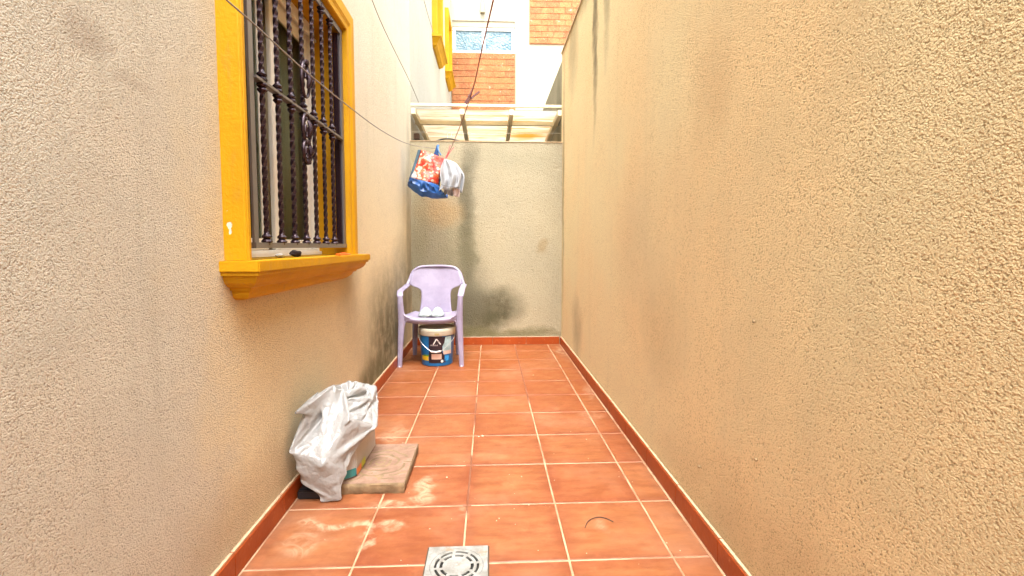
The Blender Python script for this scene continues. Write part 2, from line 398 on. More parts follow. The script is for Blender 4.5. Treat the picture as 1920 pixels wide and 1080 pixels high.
# sill slab and the moulding under it
MB().box(-.905, -.670, 1.43, 2.735, .924, .957).build('sill', M['yellow'], w1, bevel=.003)
prof = [(.000, .9235, 0), (.000, .914, .0), (.010, .913, .010), (.012, .903, .014), (.019, .890, .03), (.031, .880, .05), (.046, .874, .07), (.048, .866, .075), (.058, .865, .09), (.059, .853, .12), (.064, .843, .16), (.074, .836, .18), (.090, .833, .20)]
rows = []
for off, z, ro in prof:
    X = -.676-off
    rows.append([(WX-.01, 1.437+off, z), (X, 1.437+off, z), (X, 2.715-ro, z), (WX-.01, 2.715-ro, z)])
mm = MB().strip(rows); mm.quad(*rows[-1]); mm.build('sill_moulding', M['yellow'], w1, bevel=0)
# white outer frame, track and sashes
fr = MB(); SX = -.885
fr.box(SX-.05, SX, 1.50, 1.535, .958, 2.10).box(SX-.05, SX, 2.515, 2.549, .958, 2.10).box(SX-.05, SX, 1.536, 2.514, 2.055, 2.098).box(SX-.05, SX, 1.536, 2.514, .958, .985)
fr.box(SX+.001, SX+.012, 1.50, 2.549, .958, .975).box(SX+.001, SX+.010, 1.50, 2.549, 2.03, 2.045)
fr.build('frame', M['white_alu'], w1, bevel=.002)
def sash(x, y0, y1, z0, z1, mat):
    b = MB(); t = .045
    b.box(x-.018, x, y0, y0+t, z0, z1).box(x-.018, x, y1-t, y1, z0, z1).box(x-.018, x, y0+t, y1-t, z0, z0+t).box(x-.018, x, y0+t, y1-t, z1-t-.02, z1)
    s_ = b.build('sash', M['white_alu'], w1, bevel=.003)
    MB().box(x-.011, x-.007, y0+t, y1-t, z0+t, z1-t-.02).build('pane', mat, w1)
sash(SX-.003, 1.537, 1.985, .986, 2.053, M['glass'])
sash(SX-.026, 2.10, 2.512, .986, 2.053, M['glass'])
cur = MB(); rows = []
for k in range(61):
    y = 2.13 + .42*k/60; rows.append([(-.99+.028*math.sin(k*.75)+.006*math.sin(k*2.1), y, z) for z in (.97, 1.5, 2.15)])
cur.strip(rows).build('curtain', M['curtain'], w1, smooth=True, solid=.002)
rm = MB()
for q in (((-3.2, .6, .2), (-3.2, 3.6, .2), (-3.2, 3.6, 2.6), (-3.2, .6, 2.6)), ((-1.036, .6, .2), (-3.2, .6, .2), (-3.2, .6, 2.6), (-1.036, .6, 2.6)), ((-1.036, 3.6, .2), (-3.2, 3.6, .2), (-3.2, 3.6, 2.6), (-1.036, 3.6, 2.6)),
          ((-1.036, .6, .2), (-3.2, .6, .2), (-3.2, 3.6, .2), (-1.036, 3.6, .2)), ((-1.036, .6, 2.6), (-3.2, .6, 2.6), (-3.2, 3.6, 2.6), (-1.036, 3.6, 2.6))): rm.quad(*q)
rm.build('room', M['room'], house)

# wrought iron grille
GX = -.75; gr = empty('window_grille', (GX, 2.05, 1.0), None, None); gr.parent = house; gr.location = Vector((GX, 2.05, 1.0)) - ORG[house]
GZ0, GZ1 = .996, 2.092
b = MB(); b.box(GX-.004, GX+.004, 1.567, 1.597, GZ0, GZ1).box(GX-.004, GX+.004, 2.516, 2.546, GZ0, GZ1)
b.box(GX-.0038, GX+.0042, 1.598, 2.515, GZ1-.028, GZ1)
b.build('grille_frame', M['grille_frame'], gr, bevel=.0008)
MB().box(GX-.014, GX+.008, 1.5675, 2.5455, GZ0-.002, GZ0+.017).build('rail', M['grille_frame'], gr, bevel=.001)
MB().box(GX-.014, GX+.012, 1.598, 2.515, 1.536, 1.546).build('rail', M['grille_frame'], gr, bevel=.001)
mb = MB(); mb.box(GX-.03, GX-.0045, 2.5, 2.545, GZ0+.018, GZ1-.03).build('wall_bracket', M['bars'], gr)
def twisted(z0, z1, turns, r, cx, cy):
    rows = []; n = int((z1-z0)/.0055)
    for i in range(n+1):
        t = i/n; a0 = t*turns*2*math.pi; z = z0+(z1-z0)*t
        rows.append([(cx+r*math.cos(a0+k*math.pi/2), cy+r*math.sin(a0+k*math.pi/2), z) for k in range(4)])
    return MB().strip(rows, closed=True, cap=True)
def collar(z, cx, cy, up=1, s=1.):
    p = [(.008, 0), (.0165, 0), (.018, .004), (.0135, .010), (.0105, .013), (.0155, .0165), (.0165, .021), (.0125, .0255), (.0085, .030), (.007, .036)]
    return [(r*s, z+up*q) for r, q in p]
barm = None; cparts = []
for k in range(7):
    y = 1.66 + .1180*k; c = Vector((GX, y, GZ0))
    if k == 0:
        barm = twisted(GZ0+.01, GZ1-.01, 8, .0094, GX, y).build('bar', M['bars'], gr, smooth=True, loc=c, angle=60)
        for zz, up in ((GZ0+.017, 1), (1.546, 1), (1.536, -1), (GZ1-.028, -1)):
            mb = MB().lathe([(0.001, zz)]+collar(zz, GX, y, up)+[(.001, zz+up*.04)], (GX, y, 0), 16)
            cparts.append((mb.build('collar', M['bars'], gr, smooth=True, loc=(GX, y, zz), angle=50), zz))
    else:
        share(barm, c, gr)
        for o, zz in cparts: share(o, (GX, y, zz), gr)
# scrollwork on the middle bar
CYB = 1.66+.118*3
def scroll(zc, hh, flip):
    mb = MB(); X = GX+.012
    for sgn in (-1, 1):
        oval = [(X, CYB+sgn*(.040*math.sin(math.pi*t)), zc+hh*math.cos(math.pi*t)) for t in [i/16 for i in range(17)]]
        mb.tube(oval, [.0045+.003*math.sin(math.pi*i/16) for i in range(17)], 8)
        cc = zc+flip*hh*.30; sp = []
        for i in range(26):
            a = i/25*2.6*math.pi; rr = .030*(1-i/30)
            sp.append((X+.003, CYB+sgn*(.004+rr*.75*abs(math.cos(a*.5)))*(1 if i < 13 else .6), cc+rr*math.sin(a)*1.1))
        mb.tube(sp, [.0055-.0001*i for i in range(26)], 8)
    leaf = [(X+.006, CYB, zc-hh*.5), (X+.014, CYB+.006, zc), (X+.006, CYB, zc+hh*.55)]
    mb.tube(bez(leaf, 6), [.003+.008*math.sin(math.pi*i/12) for i in range(13)], 8)
    mb.lathe([(.001, -.012), (.014, -.008), (.016, 0), (.014, .008), (.001, .012)], (X, CYB, zc+flip*hh*.95), 12)
    return mb.build('scroll', M['bars'], gr, smooth=True)
scroll(1.670, .070, 1); scroll(1.475, .060, -1); scroll(1.385, .045, -1)

# skirting tiles
def skirting(parent, axis, fixed, a0, a1, sgn, L=.3417, h=.080):
    a = a1
    src = {}
    while a > a0+.02:
        b_ = max(a0, a-L); ln = round(a-b_-.003, 4); mid = (a+b_)/2
        if ln not in src:
            mb = MB(); hh = ln/2; mb.box(-.0075, .0075, -hh, hh, 0, h-.006)
            mb.box(-.0085, .004, -hh, hh, h-.0057, h, 1)
            if axis == 'x': mb.v = [(p[1], p[0]*sgn, p[2]) for p in mb.v]
            else: mb.v = [(p[0]*sgn, p[1], p[2]) for p in mb.v]
            src[ln] = mb.build('skirting_tile', [M['skirt'], M['mortar']], parent, loc=(0, 0, 0), bevel=.0012, seg=1); o = src[ln]
            c = (fixed, mid, .0005) if axis == 'y' else (mid, fixed, .0005)
            o.location = Vector(c)-ORG[parent]; ORG[o] = Vector(c)
        else:
            o = share(src[ln], (fixed, mid, .0005) if axis == 'y' else (mid, fixed, .0005), parent)
        a = b_
skirting(house, 'y', -.776, -2.2, 4.845, 1)

# ------------------------------------------------------------------ right and back walls
rw = empty('patio_wall', (.9, 1.3, 0), 'tall peach roughcast boundary wall on the right side of the patio', 'wall')
MB().box(.735, .93, -2.2, 4.935, -.03, 2.93).build('wall', M['wall_right'], rw)
skirting(rw, 'y', .724, -2.2, 4.845, -1)
MB().box(.725, .94, -2.2, 4.935, 2.9301, 2.945).build('coping', M['mortar'], rw)
for px, py in ((1415, 603), (1419, 862), (1312, 875)):
    p = atX(px, py, .733)
    MB().lathe([(.0, .0), (.0042, .0), (.0045, .004), (.003, .006), (.0, .006)], (0, 0, 0), 10).build('screw', plain('rusty_zinc', (.30, .22, .12), .5, .4), rw, loc=(0, 0, 0))
    o = COL.objects[-1]; o.location = p-ORG[rw]; o.rotation_euler = (0, -math.pi/2, 0); ORG[o] = p
bw = empty('end_wall', (0, 4.9, 0), 'shoulder high stained cement wall closing the far end of the patio', 'wall')
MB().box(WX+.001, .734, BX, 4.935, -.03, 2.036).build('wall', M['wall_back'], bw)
MB().box(WX+.001, .734, BX-.006, 4.945, 2.0365, 2.046).build('coping', M['mortar'], bw, bevel=.003)
skirting(bw, 'x', 4.851, -.765, .712, 1)
MB().box(-1.03, .93, -2.4, -2.201, -.03, 2.6).build('wall', M['wall_right'], None)
rear = COL.objects[-1]; rear.name = 'rear_wall'; tag(rear, 'cream rendered wall closing the patio behind the camera', 'wall')

# neighbours beyond the end wall
FY = 10.4
nb = empty('neighbour_house', (-1.2, 7.5, 0), 'neighbouring house front beyond the end wall with yellow framed upper windows', 'house')
wall_with_hole(-.81, -.25, 4.936, FY-.002, -.03, 6.4, [(7.15, 7.95, 4.06, 5.25), (9.15, 9.85, 4.28, 5.3)], M['wall_far'], 'wall', nb)
for (y0, y1, zb, zt) in ((7.06, 8.10, 4.02, 5.30), (9.08, 9.98, 4.25, 5.36)):
    wE = empty('window', (-.81, (y0+y1)/2, zb), None, None); wE.parent = nb; wE.location = ORG[wE]-ORG[nb]
    surround(wE, y0+.03, y1-.06, y0+.13, y1-.16, zb, zt-.1, zt, -.735, -.95, M['yellow'], -.812)
    MB().box(-.95, -.675, y0, y1, zb-.04, zb-.001).build('sill', M['yellow'], wE, bevel=.003)
    rr = []
    for off, z in ((0, zb-.0405), (.02, zb-.06), (.05, zb-.10), (.06, zb-.13), (.10, zb-.16)):
        rr.append([(-.82, y0+.01+off, z), (-.685-off, y0+.01+off, z), (-.685-off, y1-.01-off, z), (-.82, y1-.01-off, z)])
    k_ = MB().strip(rr); k_.quad(*rr[-1]); k_.build('sill_moulding', M['yellow'], wE)
    MB().box(-.95, -.90, y0+.13, y1-.16, zb, zt-.1).build('shutter', M['pink_slat'], wE)
nw = empty('neighbour_wall', (.9, 7.5, 0), 'streaked boundary wall beyond the end wall on the right', 'wall')
MB().box(.757, .93, 4.936, FY-.002, -.03, 2.925).build('wall', M['wall_far_right'], nw)

bl = empty('apartment_building', (0, FY, 0), 'white apartment block at the end of the passage with orange brick panels', 'building')
mbw = MB(); mbw.box(-5, 6, FY, FY+.4, -.03, 5.06)
mbw.box(-5, -.77, FY, FY+.4, 5.0601, 5.72).box(.545, 6, FY, FY+.4, 5.0601, 5.72).box(-5, 6, FY, FY+.4, 5.7201, 9)
mbw.build('wall', M['facade'], bl)
def brickmat():
    t = NT('orange_clay_brick'); oi = t.n.new('ShaderNodeObjectInfo').outputs['Random']
    n = t.noise(3.2, 4, .65); f = t.noise(48, 2, .7)
    c = t.mix(t.m_('MULTIPLY', oi, .9), (.19, .045, .009), (.29, .090, .020)); c = t.mix(t.mr(n, .48, .7, 0, .8), c, (.34, .14, .045))
    c = t.mix(t.mr(f, .42, .6, 0, .6), c, (.38, .18, .065))
    c = t.mix(t.mr(t.noise(13, 4, .7), .62, .72, 0, .8), c, (.46, .38, .28))
    t.P('Base Color', c); t.P('Roughness', .85); t.P('Normal', t.bump(f, .006)); return t.m
M['brick'] = brickmat()
bsrc = None
def bricks(x0, x1, z0, z1, tw, th):
    MB().box(x0-.01, x1+.01, FY-.012, FY-.001, z0-.01, z1+.005).build('brick_bed', plain('clay_mortar', (.34, .17, .08), .9), bl)
    nz = round((z1-z0)/th); th = (z1-z0)/nz; src = {}
    for k in range(nz):
        x = x0 - (tw/2 if k % 2 else 0)
        while x < x1-.02:
            a, b_ = max(x, x0), min(x+tw, x1); x += tw; ln = round(b_-a-.010, 3)
            if ln < .03: continue
            c = Vector(((a+b_)/2, FY-.018+random.uniform(-.003, .003), z1-th*(k+.5)))
            if ln not in src:
                src[ln] = o = MB().box(-ln/2, ln/2, -.012, .012, -th/2+.005, th/2-.005).build('brick', M['brick'], bl, loc=(0, 0, 0))
                o.location = c-ORG[bl]; ORG[o] = c
            else: share(src[ln], c, bl)
bricks(-.78, .548, 3.45, 5.055, .25, .123)
bricks(.857, 2.45, 5.27, 6.50, .25, .123)
wn_ = empty('window', (-.1, FY, 5.1), None, None); wn_.parent = bl; wn_.location = ORG[wn_]-ORG[bl]
fb = MB(); y0, y1 = FY+.03, FY+.09
fb.box(-.768, .543, y0, y1, 5.062, 5.13).box(-.768, .543, y0, y1, 5.53, 5.60).box(-.768, -.70, y0, y1, 5.131, 5.529).box(.475, .543, y0, y1, 5.131, 5.529).box(-.15, -.075, y0-.01, y1, 5.131, 5.529)
fb.build('frame', plain('white_window_paint', (.5, .5, .48), .4), wn_, bevel=.006)
MB().box(-.768, .543, FY+.02, FY+.1, 5.603, 5.719).build('shutter_box', plain('beige_shutter_box', (.33, .29, .20), .6), wn_)
def frosted():
    t = NT('patterned_obscure_glass'); v = t.voro(26); n = t.noise(5, 3)
    c = t.mix(t.mr(n, .3, .7), (.05, .11, .15), (.14, .21, .235)); t.P('Base Color', c); t.P('Roughness', .25)
    t.P('Normal', t.bump(v, .01)); return t.m
M['frost'] = frosted()
for a, b_ in ((-.70, -.15), (-.075, .475)):
    MB().box(a-.0, b_+.0, FY+.055, FY+.062, 5.13, 5.53).build('pane', M['frost'], wn_)
lampm = plain('beige_plastic', (.26, .22, .13), .5)
MB().box(-.18, -.085, FY-.07, FY-.001, 5.86, 6.08).build('wall_lamp', lampm, bl, bevel=.01)
MB().box(-.165, -.10, FY-.05, FY-.001, 6.081, 6.2).build('lamp_bracket', lampm, bl, bevel=.005)

# pergola with translucent roof sheets in the neighbour's patio
pg = empty('pergola', (0, 5.5, 2.3), 'white pergola roof with stained translucent sheets behind the end wall', 'pergola')
M['perg'] = plain('cream_painted_timber', (.74, .66, .46), .55, var=.08, bscale=20)
def sheetmat():
    t = NT('stained_translucent_sheet')
    sv = t.vm('MULTIPLY', t.pos(), (1.2, 14, 1)); n = t.noise(1, 4, .6, vec=sv)
    c = t.mix(t.mr(n, .35, .65), (.22, .155, .075), (.40, .36, .27)); c = t.mix(t.mr(n, .56, .66), c, (.25, .11, .028))
    W = t.warp(.15, 6)
    c = t.mix(t.m_('MULTIPLY', t.ell((.45, 5.95, 2.35), (.32, .22, .3), .8, W), .9), c, (.34, .095, .006))
    c = t.mix(t.m_('MULTIPLY', t.ell((.5, 5.1, 2.4), (.4, .16, .3), .6, W), .6), c, (.34, .35, .34))
    t.P('Base Color', c); t.P('Roughness', .6); t.P('Transmission Weight', 0)
    tr = t.n.new('ShaderNodeBsdfTranslucent'); t.l.new(c, tr.inputs[0]); mx = t.n.new('ShaderNodeMixShader'); mx.inputs[0].default_value = .8
    t.l.new(t.b.outputs[0], mx.inputs[1]); t.l.new(tr.outputs[0], mx.inputs[2]); t.l.new(mx.outputs[0], t.n['Material Output'].inputs[0]); return t.m
M['sheet'] = sheetmat()
def pz(y): return 2.36 - .048*(y-4.97)
MB().box(-.805, .752, 4.975, 5.0, 2.414, 2.442).build('gutter_board', M['perg'], pg, bevel=.003)
RX = [-.765, -.275, .226, .722]
for x in RX:
    mb = MB(); rows = []
    for y in (4.965, 7.6):
        z = pz(y); rows.append([(x-.022, y, z-.028), (x+.022, y, z-.028), (x+.022, y, z+.028), (x-.022, y, z+.028)])
    mb.strip(rows, closed=True, cap=True).build('rafter', M['perg'], pg, bevel=.003)
for y in (5.32, 6.55):
    MB().box(-.80, .75, y-.02, y+.02, pz(y)-.03, pz(y)+.012).build('purlin', M['perg'], pg, bevel=.002)
for i in range(3):
    rows = []; x0, x1 = RX[i]-(.03 if i == 0 else -.001), RX[i+1]+(.025 if i == 2 else -.001)
    for k in range(53):
        y = 5.002+2.6*k/52; z = pz(y)+.034+(.004 if k % 2 else 0); rows.append([(x0, y, z), (x1, y, z)])
    MB().strip(rows).build('roof_sheet', M['sheet'], pg)
# bracket, coat hanger
p = at(781, 256, 5.3)
MB().box(-.809, p.x+.03, 5.28, 5.34, p.z-.03, p.z+.03).build('bracket', plain('rusty_brown_steel', (.10, .045, .02), .6), nb, bevel=.004)
hp = at(840, 262, 5.15)
hg = MB(); blk = plain('grey_black_plastic', (.05, .05, .045), .4)
arc = [Vector((hp.x-.16+.32*t, 5.15, hp.z-.035+.045*math.sin(math.pi*t)**.8)) for t in [i/16 for i in range(17)]]
hg.tube(arc, .008, 8)
hk = [Vector((hp.x-.005, 5.15, hp.z+.01)), Vector((hp.x-.005, 5.15, hp.z+.05))]+[Vector((hp.x-.005+.022-.022*math.cos(a), 5.15, hp.z+.05+.022*math.sin(a))) for a in [i*math.pi/8 for i in range(1, 11)]]
hgo = hg.build('coat_hanger', blk, None, smooth=True, loc=(hp.x, 5.15, hp.z)); tag(hgo, 'dark plastic coat hanger just above the end wall under the pergola', 'hanger')
MB().tube([q+Vector((0, 0, .004)) for q in hk], .0025, 6).build('hook', M['white_alu'], hgo, smooth=True)
exec_line = MB().tube([(-.809, 5.15, hp.z+.078), (-.3, 5.15, hp.z+.068), (.756, 5.15, hp.z+.08)], .0022, 6).build('drying_line', M['white_alu'], None, loc=(-.8, 5.15, hp.z+.07))
tag(exec_line, 'thin drying line strung across under the neighbour pergola', 'line')

# ------------------------------------------------------------------ clotheslines and cables
M['rope'] = plain('grey_plastic_line', (.20, .17, .14), .5)
M['rope_red'] = plain('red_brown_cord', (.26, .07, .05), .6)
J1 = at(819, 279, 4.45); J2 = at(838, 293, 4.45)
A = at(424, 0, 1.36); Bm = atX(563, 125, -.66); C_ = atX(644, 192, -.645); D_ = at(719, 247, 3.0); D2 = at(769, 271, 3.75)
A.x = max(A.x, -.70); out = A + (A-C_)*.9; out.x = -.775
l1 = MB().tube(bez([out, A, Bm, C_, D_, D2, J1], 6), .0026, 6).build('clothesline', M['rope'], None, smooth=True, loc=J1)
tag(l1, 'grey clothesline sagging across in front of the barred window', 'clothesline')
T = at(925, 0, 1.38); PG = at(882, 182, 2.32); T2 = T + (T-PG)*3.6
mid2 = at(850, 268, 3.7)
l2 = MB().tube(bez([T2, T, PG, mid2, J2], 6), .0024, 6).build('clothesline', M['rope_red'], None, smooth=True, loc=J2)
tag(l2, 'thin reddish clothesline running up overhead, carrying the single clothes peg', 'clothesline')
cb = MB().tube(bez([at(690, -20, 3.12), at(720, 54, 3.6), at(767, 150, 4.6), at(785, 192, 4.96)], 5), .003, 6).build('cable', M['rope'], None, smooth=True, loc=at(785, 192, 4.96))
tag(cb, 'thin cable hanging down the left wall to the pergola corner', 'cable')
cb2 = MB().tube([at(792, -10, 6.0), at(803, 30, 6.5), at(812, 60, 7.0)], .004, 6).build('cable', M['rope'], None, smooth=True, loc=at(812, 60, 7.0))
tag(cb2, 'short cable on the neighbouring house ending at the yellow sill', 'cable')

def peg(p, L, ang, mat, label, group=None, yaw=0):
    """sprung wooden/plastic clothes peg: two tapered legs and a spring"""
    root = empty('clothes_peg', p, label, 'clothes peg', group)
    for s_ in (-1, 1):
        rows = []
        for t, wd, off in ((0, .008, .0035), (.35, .009, .0052), (.5, .010, .0075), (.75, .009, .012), (1, .007, .0175)):
            z = -L*.45+L*t; rows.append([(s_*off-s_*.0035, -wd/2, z), (s_*off+s_*.0035, -wd/2, z), (s_*off+s_*.0035, wd/2, z), (s_*off-s_*.0035, wd/2, z)])
        o = MB().strip(rows, closed=True, cap=True).build('peg_leg', mat, root, loc=(0, 0, 0)); o.location = (0, 0, 0)
    o = MB().tube([(-.011, -.007, 0), (-.011, .007, 0), (.011, .007, 0.003), (.011, -.007, .003)], .0018, 6).build('spring', M['grille_frame'], root, loc=(0, 0, 0)); o.location = (0, 0, 0)
    root.rotation_euler = (0, ang, yaw); return root
pegm = plain('dark_red_brown_plastic', (.10, .02, .02), .4); pegr = plain('pink_red_plastic', (.62, .10, .10), .4)
peg(PG, .085, R(38), pegm, 'dark red clothes peg clipped high on the overhead line')
peg(at(841, 287, 4.43), .13, R(28), pegr, 'pink red clothes peg holding the corner of the pale garment')

# ------------------------------------------------------------------ hanging bag and garment
def patch(TL, TR, BL, BR, nx, ny, fn):
    rows = []
    for j in range(ny+1):
        v = j/ny; row = []
        for i in range(nx+1):
            u = i/nx; p = (TL*(1-u)+TR*u)*(1-v)+(BL*(1-u)+BR*u)*v; row.append(fn(p, u, v))
        rows.append(row)
    return rows
Yb = 4.42
def P(x, y, Y=Yb): return at(x, y, Y)
bagr = empty('shopping_bag', P(821, 280), 'red and orange printed shopping bag with blue base hung on the clothesline', 'bag')
def printmat():
    t = NT('red_fruit_print'); v = t.voro(46, out='Color'); d = t.voro(46); n = t.noise(9, 3)
    s_ = t.n.new('ShaderNodeSeparateColor'); t.l.new(v, s_.inputs[0])
    c = t.mix(t.mr(s_.outputs[0], .25, .75), (.46, .022, .010), (.55, .12, .035))
    c = t.mix(t.mr(s_.outputs[1], .62, .70), c, (.55, .42, .32)); c = t.mix(t.mr(d, .55, .8, 0, .6), c, (.35, .01, .01))
    c = t.mix(t.mr(n, .55, .62, 0, .6), c, (.42, .010, .006))
    W = t.warp(.05, 18); c = t.mix(t.ell(at(772, 332, Yb), (.06, .2, .05), .4, W), c, (.5, .45, .44))
    t.P('Base Color', c); t.P('Roughness', .45); t.P('Normal', t.bump(t.noise(30, 3), .004)); return t.m
M['print'] = printmat(); M['blue'] = plain('blue_woven_plastic', (.015, .075, .25), .4, bump=.003, bscale=25, var=.35)
M['navy'] = plain('dark_teal_trim', (.05, .10, .14), .5)
def wav(a, f, ph=0):
    def fn(p, u, v):
        q = p.copy(); q.y += a*math.sin(f*u*6.28+ph+v*2)*(.3+.7*v) + .012*noise.noise(q*14); q.z += .004*noise.noise(q*20); return q
    return fn
# front face, bellying towards the viewer; rear face behind it; both sewn to the blue base
def belly(p, u, v):
    q = p.copy(); q.y -= .055*math.sin(math.pi*u)*(.2+.8*v)+.02*v; q.y += .016*math.sin(u*9+v*5)*v + .018*noise.noise(q*11); q.z += .006*noise.noise(q*17); return q
rows = patch(P(789, 281), P(832, 296), P(771, 335), P(822, 347), 22, 18, belly)
MB().strip(rows).build('printed_panel', M['print'], bagr, smooth=True, solid=.002)
rows2 = patch(P(788, 282, 4.5), P(832, 297, 4.5), P(772, 338, 4.56), P(824, 350, 4.56), 10, 8, wav(.01, 1))
MB().strip(rows2).build('rear_panel', M['blue'], bagr, smooth=True, solid=.002)
base = []
edge_t = rows[-1]
bottomp = bez([P(764, 347), P(775, 358), P(790, 367, 4.38), P(806, 370, 4.38), P(822, 371, 4.4), P(838, 371, 4.44)], 5)
for j in range(8):
    v = j/7; row = []
    for i in range(23):
        a = edge_t[i]; bp = bottomp[min(len(bottomp)-1, round(i/22*(len(bottomp)-1)))]
        q = a*(1-v)+bp*v; q.y += -.02*math.sin(math.pi*v)+.030*(abs(noise.noise(Vector((i*.33, j*.4, 2))))*2-.5)*math.sin(math.pi*min(1, v*.9+.1)); q.z += .014*noise.noise(Vector((i*.4, j*.3, 8)))*v; row.append(q)
    base.append(row)
back = [Vector((q.x, 4.56, q.z+.04)) for q in base[-1]]; back2 = [Vector((q.x, 4.56, q.z)) for q in rows2[-1][:1]]
base.append([(Vector(q)+Vector((0, .07, .0))) for q in base[-1]]); base.append(back)
MB().strip(base).build('blue_base', M['blue'], bagr, smooth=True, solid=.002)
MB().strip([[P(784, 281), P(789, 281, 4.41)], [P(777, 306), P(781, 308, 4.41)], [P(766, 340), P(772, 336, 4.37)]]).build('side_trim', M['navy'], bagr, solid=.006)
sd_ = [[rows[j][0] + Vector((-.004, 0, 0)), P(784+(764-784)*j/18, 282+(345-282)*j/18, 4.55)] for j in range(0, 19, 3)]
MB().strip(sd_).build('gusset', M['blue'], bagr, smooth=True, solid=.002)
hb = plain('light_blue_webbing', (.06, .17, .36), .5)
def ribbon(pts, w, name, mat, parent):
    rows = []
    for i, p in enumerate(pts):
        t = (pts[min(i+1, len(pts)-1)]-pts[max(0, i-1)]).normalized(); n = t.cross(Vector((0, 1, 0))).normalized()
        rows.append([p-n*w/2, p+n*w/2])
    return MB().strip(rows).build(name, mat, parent, smooth=True, solid=.0025)
ribbon(bez([P(815, 291), P(819, 280), P(821, 273), P(822, 275)], 5), .022, 'handle', M['blue'], bagr)
ribbon(bez([P(821, 272), P(822, 282, 4.40), P(827, 291, 4.40)], 5), .012, 'handle', hb, bagr)
MB().strip([[P(814, 292), P(823, 294)], [P(818, 284), P(822, 284)], [P(821, 279), P(822, 280)]]).build('handle_base', M['blue'], bagr, solid=.002)

cl = plain('pale_grey_cotton', (.34, .36, .39), .9, bump=.002, bscale=40, var=.06)
gar = empty('garment', P(838, 300, 4.36), 'pale grey cotton garment pegged over the right side of the shopping bag', 'clothing')
Lft = bez([P(832, 300, 4.36), P(826, 315, 4.35), P(825, 330, 4.33), P(827, 345, 4.32), P(822, 358, 4.33)], 4)
Rgt = bez([P(840, 300, 4.36), P(853, 305, 4.36), P(862, 315, 4.36), P(866, 326, 4.36), P(861, 354, 4.36)], 4)
rows = []
for j in range(17):
    v = j/16; row = []
    for i in range(21):
        u = i/20; q = Lft[j]*(1-u)+Rgt[j]*u; q = q.copy(); q.y += -.035*math.sin(math.pi*u)+.020*math.sin(u*17+v*1.5)*(.25+.75*v)+.008*noise.noise(q*20)
        if j == 16: q.z += .012*math.sin(u*9)
        row.append(q)
    rows.append(row)
MB().strip(rows).build('front_cloth', cl, gar, smooth=True, solid=.003)
rows_b = [[Vector((q.x+.006+.02*(j/16), 4.42+.02*math.sin(i*.9), q.z-.035*(j/16))) for i, q in enumerate(r_)] for j, r_ in enumerate(rows)]
MB().strip([rows[0]]+rows_b[1:]).build('rear_cloth', cl, gar, smooth=True, solid=.003)
gt = plain('grey_hem_trim', (.17, .17, .18), .8)
MB().tube(bez([P(866, 326, 4.345), P(859, 332, 4.34), P(858, 342, 4.34), P(861, 356, 4.35)], 5), .005, 6).build('hem', gt, gar, smooth=True)
MB().tube(bez([P(827, 346, 4.30), P(838, 349, 4.28), P(850, 350, 4.29), P(861, 352, 4.31)], 5), .0032, 6).build('hem', gt, gar, smooth=True)
rows = patch(P(848, 352, 4.36), P(863, 354, 4.37), P(850, 367, 4.37), P(861, 370, 4.38), 8, 6, wav(.012, 1.5))
MB().strip(rows).build('shirt_tail', plain('pinkish_cotton', (.50, .40, .38), .9), gar, smooth=True, solid=.003)

# ------------------------------------------------------------------ plastic chair
ch = empty('plastic_chair', (-.49, 4.2, 0), 'lilac plastic armchair standing in the far left corner', 'chair')
def lilac():
    t = NT('faded_lilac_plastic'); n = t.noise(6, 4, .65); c = t.mix(t.mr(n, .35, .7), (.265, .23, .33), (.33, .295, .405))
    c = t.mix(t.mr(t.noise(22, 5, .7), .58, .75, 0, .45), c, (.20, .13, .18)); t.P('Base Color', c); t.P('Roughness', .42)
    t.P('Normal', t.bump(t.noise(60, 3), .0006)); return t.m
M['lilac'] = lilac()
CX, CYF = -.492, 3.975
def L(x, y, z): return Vector((CX+x, CYF+y, z))
def band(path, w, th, name, wdir=None, n=10, widths=None):
    """swept rounded slat: path points, width along wdir, thickness perpendicular"""
    pts = path; rows = []
    for i, p in enumerate(pts):
        t = (pts[min(i+1, len(pts)-1)]-pts[max(0, i-1)]).normalized()
        W_ = Vector(wdir(i/(len(pts)-1))) if callable(wdir) else Vector(wdir)
        W_ = (W_-t*W_.dot(t)).normalized(); N_ = t.cross(W_); ww = widths(i/(len(pts)-1)) if widths else w
        rows.append([p+W_*(ww/2*math.copysign(abs(math.cos(a))**.6, math.cos(a)))+N_*(th/2*math.copysign(abs(math.sin(a))**.6, math.sin(a))) for a in [2*math.pi*k/n for k in range(n)]])
    return MB().strip(rows, closed=True, cap=True).build(name, M['lilac'], ch, smooth=True, angle=60)
# seat
rows = []
for j in range(15):
    v = j/14; row = []
    for i in range(21):
        u = i/20*2-1; hw = .222-.035*v; y = .0+.42*v; z = .418-.020*(1-u*u)*math.sin(math.pi*min(1, v*.9+.15))-.02*v+.012*abs(u)**4
        if j == 0: z -= .014
        row.append(L(u*hw, y-.018*(1-u*u)*(1-v), z))
    rows.append(row)
apr = [[p+Vector((0, .006, -.036)) for p in rows[0]], [p+Vector((0, .002, -.008)) for p in rows[0]]]
MB().strip(apr+rows).build('seat', M['lilac'], ch, smooth=True, solid=.005, angle=180)
rows = []
for s_ in (-1, 1):
    rr = [[L(s_*(.222-.035*v), .42*v, .424-.02*v), L(s_*(.226-.035*v), .42*v, .385-.02*v)] for v in [i/8 for i in range(9)]]
    MB().strip(rr).build('seat_rim', M['lilac'], ch, smooth=True, solid=.005)
